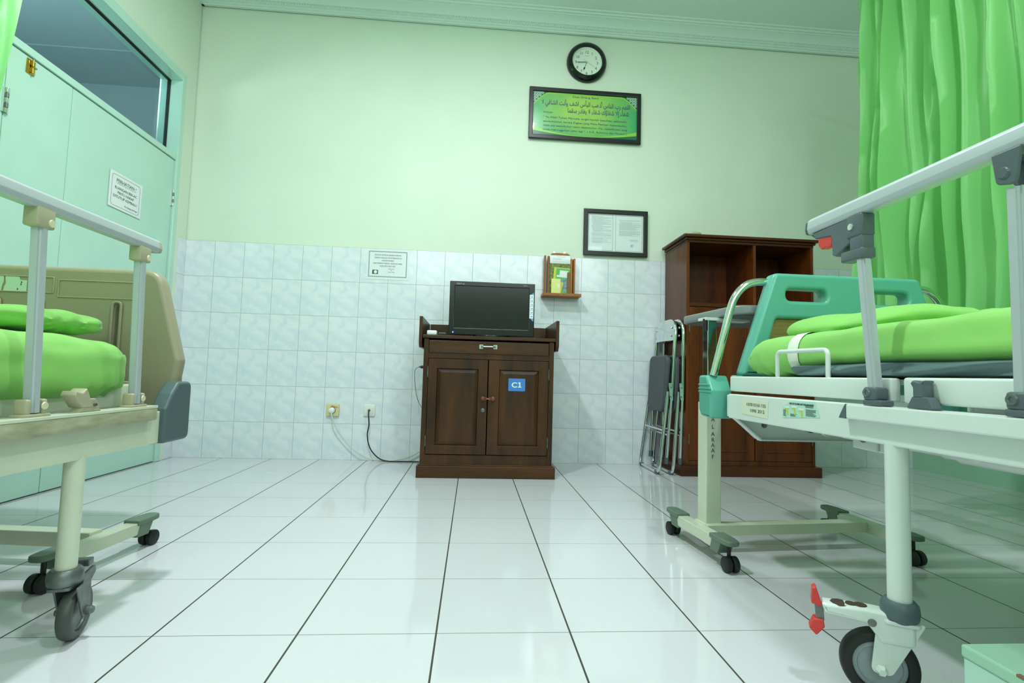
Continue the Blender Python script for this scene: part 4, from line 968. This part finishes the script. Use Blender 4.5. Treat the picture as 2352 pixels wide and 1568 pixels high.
# ------------------------------------------------------------------ RIGHT BED
XB = 2.644; XB2 = 3.47; XM = (XB+XB2)/2; YB = -1.858
rb = thing('hospital_bed', 'hospital bed with sea green headboard and chrome tubes beside the green curtain', 'bed', (XM, -2.85, 0))
for sx, xf in ((-1, XB), (1, XB2)):
    inn = lambda a, b_: (min(xf+(-sx)*a, xf+(-sx)*b_), max(xf+(-sx)*a, xf+(-sx)*b_))
    bm = BM(); box(bm, *inn(0, .03), -3.85, YB-.022, .465, .537, .003); box(bm, *inn(.006, .03), YB-.022, YB, .468, .534, .003); sb_ = finish('side_beam', bm, WHITE, rb)
    bm = BM(); box(bm, *inn(.012, .034), -2.463, -1.866, .545, .590, .004, 3); finish('deck_rail', bm, WHITE, rb, smooth=40)
    bm = BM(); box(bm, *inn(.006, .034), -3.80, -2.497, .545, .591, .005, 3); finish('deck_rail', bm, WHITE, rb, smooth=40)
    # aluminium rail base with grey end
    xo = xf+sx*.020
    bm = BM(); box(bm, min(xf, xo), max(xf, xo), -3.6, -2.388, .507, .5365, .003); rbz = finish('rail_base', bm, WHITE, rb)
    bm = BM(); plate(bm, [[(-2.388, .507), (-2.377, .507), (-2.388, .5365)] if 0 else rpoly([(-2.388, .507), (-2.368, .507), (-2.372, .515), (-2.386, .5365), (-2.388, .5365)], .001)], .020, frame((xf+sx*.010, 0, 0), (0, 1, 0), (0, 0, 1)), .001); finish('rail_base_cap', bm, GREY, rbz)
    # top rail
    xr_ = xf+sx*.006
    prof_ = rpoly([(-.012, -.018), (.012, -.018), (.015, -.007), (.013, .010), (.006, .018), (-.006, .018), (-.013, .010), (-.015, -.007)], .005, 3)
    bm = BM(); plate(bm, [prof_], 1.0, frame((xr_, -2.278-.5, .932), (1, 0, 0), (0, 0, 1))); tr = finish('top_rail', bm, ALU, rb, smooth=35)
    bm = BM(); plate(bm, [prof_], .012, frame((xr_, -2.273, .932), (1, 0, 0), (0, 0, 1)), .005); finish('rail_end_cap', bm, GREY, tr, smooth=40)
    # grip housing under the rail end
    bm = BM(); plate(bm, [rpoly([(-2.282, .912), (-2.300, .897), (-2.350, .890), (-2.352, .848), (-2.362, .843), (-2.404, .862), (-2.404, .915)], [.002, .004, .006, .004, .004, .006, .002])][:1], .022, frame((xr_, 0, 0), (0, 1, 0), (0, 0, 1)), .003)
    box(bm, xr_-.0145, xr_+.0145, -2.440, -2.398, .870, .915, .004, 3)
    gh = finish('grip_housing', bm, GREY, tr, smooth=40)
    bm = BM(); lathe(bm, [(0, .004), (.004, .003), (.0065, .003), (.007, 0)], (xr_+sx*.0145, -2.412, .892), (sx, 0, 0), 18); finish('screw', bm, CHROME, gh, smooth=40)
    bm = BM(); plate(bm, [rpoly([(-2.306, .898), (-2.349, .893), (-2.349, .872), (-2.338, .868), (-2.329, .872), (-2.316, .870), (-2.306, .880)], .003)], .018, frame((xr_, 0, 0), (0, 1, 0), (0, 0, 1)), .002); finish('trigger', bm, RED, gh, smooth=40)
    bm = BM(); box(bm, xr_-.0145, xr_+.0145, -2.441, -2.380, .824, .846, .004, 3); box(bm, xr_-.0135, xr_+.0135, -2.439, -2.404, .842, .872, .004, 3); finish('joint_collar', bm, GREY, tr, smooth=40)
    for k, (yb, yt, zt_) in enumerate(((-2.450, -2.425, .832), (-2.712, -2.712+.0, .862), (-3.0, -3.0, .862))):
        bm = BM(); tube(bm, [(xr_, yb, .555), (xr_, yt, zt_)], .018, sq=(.021, .021))
        geo = [e for e in bm.edges if abs((e.verts[0].co-e.verts[1].co).z) > .1]; bmesh.ops.bevel(bm, geom=geo, offset=.005, segments=3, affect='EDGES')
        pst = finish('rail_post', bm, ALU, rb, smooth=40)
        if k:
            bm = BM()
            for s2 in (-1, 1): plate(bm, [rpoly([(yt-.020, .916), (yt+.022, .916), (yt+.016, .870), (yt-.012, .862)], [.002, .002, .010, .010])], .005, frame((xr_+s2*.0135, 0, 0), (0, 1, 0), (0, 0, 1)), .002)
            box(bm, xr_-.012, xr_+.012, yt-.018, yt+.018, .902, .914)
            br_ = finish('top_bracket', bm, GREY, pst, smooth=40)
            bm = BM(); lathe(bm, [(0, .003), (.007, .003), (.009, 0)], (xr_+sx*.016, yt+.004, .884), (sx, 0, 0), 20); finish('bracket_cap', bm, GREY, br_, smooth=40)
        bm = BM(); box(bm, xr_-.014, xr_+.013, yb-.028, yb+.018, .5372, .548, .003, 3); box(bm, xr_-.0145, xr_+.0135, yb-.016, yb+.016, .547, .572, .005, 3); cl = finish('post_clamp', bm, GREY, pst, smooth=40)
        bm = BM(); lathe(bm, [(0, .001), (.0035, .001), (.0045, .003), (.0075, .003), (.0085, 0)], (xr_+sx*.0145, yb+.005, .561), (sx, 0, 0), 20); finish('clamp_screw', bm, STEEL, cl, smooth=40)
    yl = -2.548
    bm = BM(); plate(bm, [rpoly([(yl-.032, .5372), (yl+.022, .5372), (yl+.010, .558), (yl-.020, .558)], .003)], .018, frame((xf+sx*.006, 0, 0), (0, 1, 0), (0, 0, 1)), .002)
    plate(bm, [rpoly([(yl-.013, .555), (yl+.009, .555), (yl+.009, .573), (yl+.014, .581), (yl+.009, .586), (yl-.004, .583), (yl-.016, .587), (yl-.013, .578)], .002)], .019, frame((xf+sx*.005, 0, 0), (0, 1, 0), (0, 0, 1)), .003)
    finish('release_lever', bm, GREY, rb, smooth=40)
    # mattress retaining loop
    bm = BM(); xq = xf+(-sx)*.018
    tube(bm, arc_path([(xq, -2.100, .588), (xq, -2.100, .655), (xq, -2.288, .652), (xq, -2.288, .588)], .015, 6), .0052, 12); finish('mattress_loop', bm, WHITE, rb, smooth=60)
    # green corner bumper with ribs
    bm = BM(); mtb = frame((xf+sx*.000, 0, 0), (0, 1, 0), (0, 0, 1))
    plate(bm, [rpoly([(-1.836, .458), (-1.768, .462), (-1.752, .485), (-1.752, .592), (-1.806, .592), (-1.836, .545)], [.006, .014, .02, .012, .01, .01])], .070, mtb, .008, res=4)
    cbm = finish('corner_bumper', bm, GREEN, rb, smooth=40)
    for zz in (.562, .550, .540):
        bm = BM(); x_s = xf+sx*.035
        tube(bm, [(x_s, -1.826+(.562-zz)*-.7, zz), (x_s, -1.757, zz), (x_s-sx*.03, -1.7505, zz)], .0028, 8); finish('rib', bm, GREEN, cbm, smooth=50)
    # chrome tube rising to the board
    bm = BM(); xs = [(0.012, .590), (-.004, .650), (-.022, .72), (-.040, .79), (-.058, .842), (-.090, .880), (-.13, .896), (-.19, .897)]
    tube(bm, smooth_path([(xf+sx*(d+.0)-(0), -1.808, zz) for d, zz in xs], 6), .0118, 18)
    tb_ = finish('chrome_tube', bm, CHROME, rb, smooth=60)
    for yl_ in (-2.468, -3.5):
        bm = BM(); xg = xf+(-sx)*.017
        lathe(bm, [(0, .170), (.0188, .170), (.0188, .468), (0, .468)], (xg, yl_, 0), (0, 0, 1), 30); lg = finish('leg', bm, WHITE, rb, smooth=40)
        if sx < 0 and yl_ > -3:
            ct = caster(lg, xg, yl_, 0, (2.640, -2.442, .0625), (-.50, -.86, 0), rw=.0625, body=WHITE, tyre=RUBBER, cup=BUMP, red=True, z_fork=.158, cs=.8, hubm=mat('grey wheel disc', (150, 162, 166), .45))
        else:
            ct = caster(lg, xg, yl_, 0, (xg, yl_+.03, .0625), (sx, 0, 0), body=WHITE, tyre=RUBBER, cup=BUMP, z_fork=.158, cs=.8, pedal=False)
        if sx < 0 and yl_ > -3:
            ax = Vector((-.50, -.86, 0)).normalized(); up = Vector((0, 0, 1)); fd = Vector((-.86, .50, 0)).normalized()
            bm = BM(); o_ = Vector((xg, yl_, .15))
            # brake housing arm from the fork crown
            plate(bm, [rpoly([(-.02, -.038), (.030, -.040), (.052, -.010), (.118, -.006), (.124, .012), (.05, .016), (-.02, .014)], [.01, .01, .01, .004, .004, .02, .01])], .036, frame(o_, fd, up), .006, res=3)
            lathe(bm, [(0, .004), (.006, .003), (.007, 0)], o_+fd*.045+up*-.006+ax*.018, ax, 16, mi=1)
            finish('brake_housing', bm, [WHITE, STEEL], ct, smooth=40)
            bm = BM(); c1 = o_+fd*.128
            plate(bm, [rpoly([(-.006, .002), (.012, .006), (.010, .034), (.004, .038), (-.004, .012)], .003)], .024, frame(c1, fd, up), .002)
            finish('brake_pedal', bm, RED, ct, smooth=40); bm = BM()
            plate(bm, [rpoly([(-.008, -.020), (.008, -.022), (.016, -.040), (.004, -.052), (-.010, -.034)], .003)], .024, frame(c1, fd, up), .002)
            finish('brake_pedal', bm, RED, ct, smooth=40)
            bm = BM(); plate(bm, [rpoly([(-.010, -.024), (.004, -.022), (.006, .006), (-.008, .006)], .002)], .014, frame(c1, fd, up), .001); finish('pedal_link', bm, STEEL, ct)
            bm = BM(); 
            for (a_, b_, c_) in ((.092, .012, .018), (.075, .0145, .010), (.06, .015, .012)):
                q = o_+fd*a_+up*(b_+.0006); lathe(bm, [(0, .0016), (c_*.9, .0014), (c_*.95, 0)], q, (0, 0, 1), 9)
            finish('chipped_paint', bm, mat('dark rust', (70, 58, 46), .8), ct)
# cross parts
bm = BM()
for yy in (-2.48, -3.1, -3.8): box(bm, XB+.03, XB2-.03, yy-.02, yy+.02, .48, .53, .002)
finish('cross_member', bm, WHITE, rb)
bm = BM(); box(bm, XB+.04, XB2-.04, -3.84, -1.87, .578, .588, .002); finish('mattress_deck', bm, WHITE, rb)
bm = BM(); YE = -1.895
plate(bm, [[(XB+.004, .467), (XB+.075, .406), (XB2-.075, .406), (XB2-.004, .467)]], .004, frame((0, YE, 0), *FXZ)); 
tube(bm, [(XB+.004, YE-.012, .467), (XB+.083, YE-.012, .404), ], .01, sq=(.022, .004)); box(bm, XB+.08, XB2-.08, YE-.022, YE+.0, .402, .406)
ep = finish('end_panel', bm, WHITE, rb)
for xx in (2.746, 2.842, 3.27, 3.37):
    bm = BM(); lathe(bm, [(0, .006), (.005, .006), (.006, .002), (.0085, .002), (.009, 0)], (xx, YE-.002, .447), (0, -1, 0), 14); finish('bolt', bm, STEEL, ep, smooth=40)
# crank mechanism under the deck
bm = BM(); xk = 2.775
lathe(bm, [(0, 0), (.013, 0), (.013, .08), (.010, .085), (.010, .12), (.013, .125), (.013, .20), (0, .20)], (xk, -2.065, .462), (0, -1, -.03), 18)
ck = finish('crank_rod', bm, WHITE, rb, smooth=40)
bm = BM(); lathe(bm, [(.013, 0), (.018, .001), (.018, .008), (.013, .009)], (xk, -2.125, .460), (0, -1, -.03), 20); finish('collar', bm, CREAMP, ck, smooth=40)
bm = BM(); lathe(bm, [(0, 0), (.017, .001), (.018, .018), (0, .02)], (xk, -2.050, .4625), (0, -1, -.03), 20); finish('rubber_end', bm, RUBBER, ck, smooth=40)
bm = BM(); box(bm, xk-.022, xk+.025, -2.335, -2.262, .430, .478, .003); box(bm, xk-.028, xk-.022, -2.32, -2.25, .432, .475, .002); gb = finish('gearbox', bm, WHITE, rb)
bm = BM(); lathe(bm, [(0, .008), (.006, .008), (.007, 0)], (xk-.028, -2.283, .456), (-1, 0, 0), 6); lathe(bm, [(0, .004), (.009, .003), (.009, 0)], (xk-.028, -2.283, .456), (-1, 0, 0), 16); finish('bolt', bm, mat('olive steel', (120, 116, 80), .4, .6), gb)
bm = BM(); lathe(bm, [(.011, 0), (.016, .002), (.016, .01), (.011, .012), (0, .012)], (xk, -2.336, .452), (0, -1, 0), 18); finish('shaft', bm, RUBBER, gb, smooth=40)
bm = BM(); lathe(bm, [(0, 0), (.009, 0), (.009, .10), (.012, .105), (.012, .13), (.016, .14), (.016, .40), (.018, .402), (.018, .425), (.016, .427), (.016, 1.2), (0, 1.2)], (xk, -2.348, .452), (0, -1, 0), 20); finish('actuator_tube', bm, WHITE, rb, smooth=40)
# stickers on the beam
bm = BM(); mts = frame((XB-.0006, 0, 0), (0, -1, 0), (0, 0, 1))
plate(bm, [rpoly([(1.958, .484), (2.04, .481), (2.086, .480), (2.088, .526), (1.960, .5275), (1.956, .50)], .002)], .0008, mts); lbl = finish('number_label', bm, mat('cream tape', (222, 228, 206), .5), sb_)
bm = BM(); uN = (0, -1, 0)
text(bm, '107010161155', .014, (XB-.0012, -2.030, .508), uN, uZ, width=.092, height=.0085); text(bm, '1090 2012', .014, (XB-.0012, -2.036, .492), uN, uZ, width=.068, height=.0085)
finish('lettering', bm, INK, lbl)
bm = BM(); plate(bm, [[(2.149, .489), (2.286, .500), (2.270, .534), (2.178, .530), (2.150, .516)]], .0008, mts); lb2 = finish('instruction_sticker', bm, mat('pale mint sticker', (186, 226, 210), .4), sb_)
bm = BM()
for q, zz in ((2.158, .512), (2.186, .514), (2.212, .510)):
    plate(bm, [rect(q, q+.019, zz+.002, zz+.0065, .001)], .0006, frame((XB-.0012, 0, 0), uN, uZ), mi=1)
    plate(bm, [rect(q+.002, q+.014, zz-.002, zz+.0015)], .0006, frame((XB-.0012, 0, 0), uN, uZ), mi=2)
    plate(bm, [[(q+.009, zz-.002), (q+.014, zz-.002), (q+.0155, zz-.014), (q+.0105, zz-.015)]], .0006, frame((XB-.0012, 0, 0), uN, uZ), mi=2)
text(bm, 'USING THE COLLAPSIBLE SAFETY SIDEGUARD METHOD', .006, (XB-.0012, -2.222, .5235), uN, Vector((0, .04, 1)), width=.088)
rnd = random.Random(5)
for (u0_, u1_, z0_, z1_) in ((2.237, 2.266, .524, .519), (2.238, 2.274, .514, .500), (2.181, 2.205, .500, .494), (2.153, 2.166, .508, .493)):
    z = z0_
    while z > z1_: box(bm, XB-.0014, XB-.0010, -(u0_+(u1_-u0_)*rnd.uniform(.7, 1)), -u0_, z, z+.0011); z -= .0023
finish('printed_diagram', bm, [INK, PAPER, mat('lime print mark', (190, 210, 60), .5)], lb2)
# sea green headboard board with two hand holes and a laminate panel
bm = BM(); YBD = -1.822
lo = [(2.706, .592), (2.806, .922)]; L_ = [(2.706, .594), (2*XM-2.706, .594), (2*XM-2.812, .921), (2.812, .921)]
hole = lambda a, b_: rpoly([(a, .834), (b_, .834), (b_, .872), (a, .872)], .0185, 8)
hs = [hole(2.852, 2.985), hole(2*XM-2.985, 2*XM-2.852)]
pan = rpoly([(2.772, .61), (2*XM-2.772, .61), (2*XM-2.818, .776), (2.818, .776)], .012)
plate(bm, [rpoly(L_, [.01, .01, .022, .022], 6)]+hs+[pan], .052, frame((0, YBD, 0), *FXZ), .012, res=4)
hb = finish('headboard', bm, GREEN, rb, smooth=35)
for h_ in hs:
    cx_ = sum(a[0] for a in h_)/len(h_); cz_ = sum(a[1] for a in h_)/len(h_)
    big = [(cx_+(a[0]-cx_)*1.12, cz_+(a[1]-cz_)*1.30) for a in h_]
bm = BM(); plate(bm, [pan], .024, frame((0, YBD, 0), *FXZ), .002); finish('wood_panel', bm, PANELW, hb)
bm = BM(); plate(bm, [rpoly([(2.69, .545), (2*XM-2.69, .545), (2*XM-2.69, .594), (2.69, .594)], .004)], .03, frame((0, YBD, 0), *FXZ), .003); finish('headboard_foot', bm, GREEN, hb)

# mattress on the right bed: sheet-covered body, white band, slate liner
mt_ = thing('mattress', 'mattress in a lime green sheet with a white band beside the green curtain', 'mattress', (XM, -2.85, .59))
def md2(p_, n_):
    d = n_*(.005*noise.noise(Vector((p_.x*3, p_.y*4, p_.z*11)))+.003*noise.noise(p_*13))
    t = min(1, max(0, (-2.10-p_.y)/.16)); lowz = max(0, (.66-p_.z)/.07)
    d.z += .021*t*t*(3-2*t)*lowz
    d += n_*Vector((1, 0, 0)).dot(n_)*0
    if n_.x < -.3: d.x += -.006*math.sin((p_.z-.60)*60+p_.y*2.2)*t
    if p_.y > -2.13 and lowz > 0:
        ph = p_.y*260+(p_.z-.60)*60
        d += n_*.0055*math.sin(ph)*lowz*min(1, (p_.y+2.13)/.05)
    e = max(0, (p_.y+2.03)/.14); d.z += -.028*e*e*(1 if p_.z > .65 else 0)
    return d
bm = soft_box(2.682, 3.432, -3.82, -1.882, .594, .703, (.045, .075, .052), (24, 90, 12), md2)
finish('sheet_cover', bm, SHEET, mt_, smooth=80)
bm = BM(); rows_ = []
r_ = (.045, .052); cxh, czh = (3.432-2.682)/2, (.703-.594)/2; cc = Vector(((3.432+2.682)/2, 0, (.703+.594)/2))
sec = []
for k in range(56):
    a = 2*PI*k/56; ca, sa = math.cos(a), math.sin(a)
    ca = math.copysign(abs(ca)**.6, ca); sa = math.copysign(abs(sa)**.6, sa)
    qx = math.copysign(cxh-r_[0], ca); qz = math.copysign(czh-r_[1], sa)
    # walk the rounded rectangle uniformly in angle from its corner centres
    sec.append((a, ca, sa))
path = []
for (qx, qz, a0) in ((cxh-.045, czh-.052, 0), (-cxh+.045, czh-.052, PI/2), (-cxh+.045, -czh+.052, PI), (cxh-.045, -czh+.052, 1.5*PI)):
    for k in range(9):
        a = a0+PI/2*k/8; path.append((Vector((qx+.045*math.cos(a), 0, qz+.052*math.sin(a))), Vector((math.cos(a), 0, math.sin(a)))))
dense = []
for i in range(len(path)):
    a, b_ = path[i], path[(i+1) % len(path)]; n2 = max(1, int((a[0]-b_[0]).length/.02))
    for k in range(n2): dense.append((a[0].lerp(b_[0], k/n2), a[1].lerp(b_[1], k/n2).normalized()))
for j in range(5):
    y = -2.112-.042*j/4; row = []
    for q, nn in dense:
        w_ = cc+q+Vector((0, y, 0)); row.append(bm.verts.new(w_+md2(w_, nn)+nn*.0022))
    rows_.append(row)
for a, b_ in zip(rows_, rows_[1:]):
    for i in range(len(a)): bm.faces.new((a[i], a[(i+1) % len(a)], b_[(i+1) % len(a)], b_[i]))
finish('white_band', bm, STRIPE, mt_, smooth=80)
def ld(p_, n_):
    d = Vector((0, 0, 0)); w_ = noise.noise(Vector((p_.y*6, 2, 0)))
    if n_.x < -.1 or n_.x > .1 : d.x += .008*math.sin(p_.y*26+p_.z*190)*abs(n_.x)+.006*w_
    d.z += .004*w_ if p_.z > .6 else 0
    return d
bm = soft_box(2.672, 3.44, -3.80, -2.13, .5915, .621, (.012, .03, .0145), (20, 110, 6), ld)
finish('liner', bm, LINER, mt_, smooth=80)
def pd2(p_, n_):
    t = min(1, max(0, (2.92-p_.x)/.16))
    d = n_*(.012*noise.noise(p_*7)+.006*noise.noise(p_*18)*(1-.3*t)); d.z += -.022*t*t*(1 if p_.z > .725 else 0)
    v = abs(p_.x-3.06); d.z -= .016*math.exp(-(v/.025)**2)*(1 if n_.z > .2 else 0)
    return d
bm = soft_box(2.77, 3.37, -2.31, -1.93, .712, .760, (.08, .09, .026), (44, 34, 10), pd2)
o = recenter(finish('pillow', bm, SHEET2, smooth=80)); tag(o, 'rumpled lime green pillow against the sea green headboard', 'pillow')

# ------------------------------------------------------------------ curtains
def curtain(name, label, x, ya, yb, za, zb, amp, per, seed, lean=0):
    bm = BM(); rnd = random.Random(seed); n = int(abs(yb-ya)/.008); nz = 44
    fo = []; y = 0
    while y < abs(yb-ya)+.2:
        L = per*rnd.uniform(.6, 1.5); fo.append((y, L, rnd.uniform(.6, 1.25), rnd.uniform(-.05, .05), rnd.uniform(0, 1))); y += L
    rows_ = []
    for j in range(nz+1):
        v = j/nz; z = za+(zb-za)*v; row = []
        for i in range(n+1):
            s_ = abs(yb-ya)*i/n
            off = 0
            for k, (y0, L, A, dr_, ph) in enumerate(fo):
                c0 = y0+L/2+dr_*(1-v)*1.2; d = (s_-c0)/(L*.5*(1+.15*math.sin(v*3+ph*6)))
                if abs(d) < 1.3: off += A*amp*math.exp(-d*d*3.2)*(1 if k % 2 else .6)
            off += amp*.5*noise.noise(Vector((s_*9, v*1.6, seed)))+amp*.35*noise.noise(Vector((s_*22-v*3, v*3.2, seed+4)))
            yy = ya+(yb-ya)*i/n+lean*(1-v)*max(0, 1-s_/.5)
            row.append(bm.verts.new((x-off, yy, z)))
        rows_.append(row)
    for a, b_ in zip(rows_, rows_[1:]):
        for i in range(n): bm.faces.new((a[i], a[i+1], b_[i+1], b_[i]))
    bmesh.ops.solidify(bm, geom=bm.faces[:], thickness=.0015)
    t = thing(name, label, 'curtain', (x, (ya+yb)/2, za))
    finish('cloth', bm, CURT, t, smooth=80)
    bm = BM(); tube(bm, [(x, ya+.12, zb+.03), (x, yb-.05, zb+.03)], .012, 10)
    for k in range(5): tube(bm, [(x, ya+(yb-ya)*k/4*.95, zb+.03), (x, ya+(yb-ya)*k/4*.95, CZ)], .005, 8)
    finish('rail', bm, ALU, t, smooth=60)
    return t
curtain('bed_curtain', 'long bright green gathered curtain hanging on the right beyond the right bed', 3.77, -1.03, -3.3, .54, 2.62, .10, .072, 11, lean=-.06)
curtain('bed_curtain', 'edge of a bright green curtain in the upper left corner by the door', .16, -1.34, -2.9, .62, 2.62, .05, .085, 5, lean=-.25)

# ------------------------------------------------------------------ step stool, bottom right
sx0, sx1, sy0, sy1 = 2.603, 2.98, -3.02, -2.640
stl = thing('step_stool', 'low chipped mint green step stool in the bottom right corner beside the bed caster', 'stool', ((sx0+sx1)/2, (sy0+sy1)/2, 0))
bm = BM(); box(bm, sx0, sx1, sy0, sy1, .182, .200, .003); finish('step_top', bm, MINTB, stl)
bm = BM(); box(bm, sx0+.002, sx0+.02, sy0+.002, sy1-.002, 0, .182, .002); finish('side_panel', bm, MINT, stl)
bm = BM(); box(bm, sx1-.02, sx1-.002, sy0+.002, sy1-.002, 0, .182, .002); finish('side_panel', bm, MINT, stl)
bm = BM(); box(bm, sx0+.02, sx1-.02, sy1-.022, sy1-.004, .0, .182, .002); finish('back_panel', bm, MINT, stl)
bm = BM(); rnd = random.Random(2); y = sy1-.004
while y > sy0+.03:
    L = rnd.uniform(.01, .05)
    if rnd.random() < .75: box(bm, sx0-.0006, sx0+rnd.uniform(.003, .007), y-L, y, .1985-rnd.uniform(0, .002), .2006)
    y -= L+rnd.uniform(.002, .012)
finish('chipped_edge', bm, mat('bare brown wood', (138, 104, 84), .8), stl)

# ------------------------------------------------------------------ repeats share a group phrase
GR = {'folding_chair': 'folded chrome chairs leaning by the wardrobe', 'hospital_bed': 'hospital beds either side of the room', 'overbed_table': 'wheeled overbed tables',
      'bed_curtain': 'green bed curtains', 'mattress': 'mattresses on the beds', 'pillow': 'pillows on the beds'}
for o in bpy.data.objects:
    if o.parent is None and o.name.split('.')[0] in GR: o['group'] = GR[o.name.split('.')[0]]
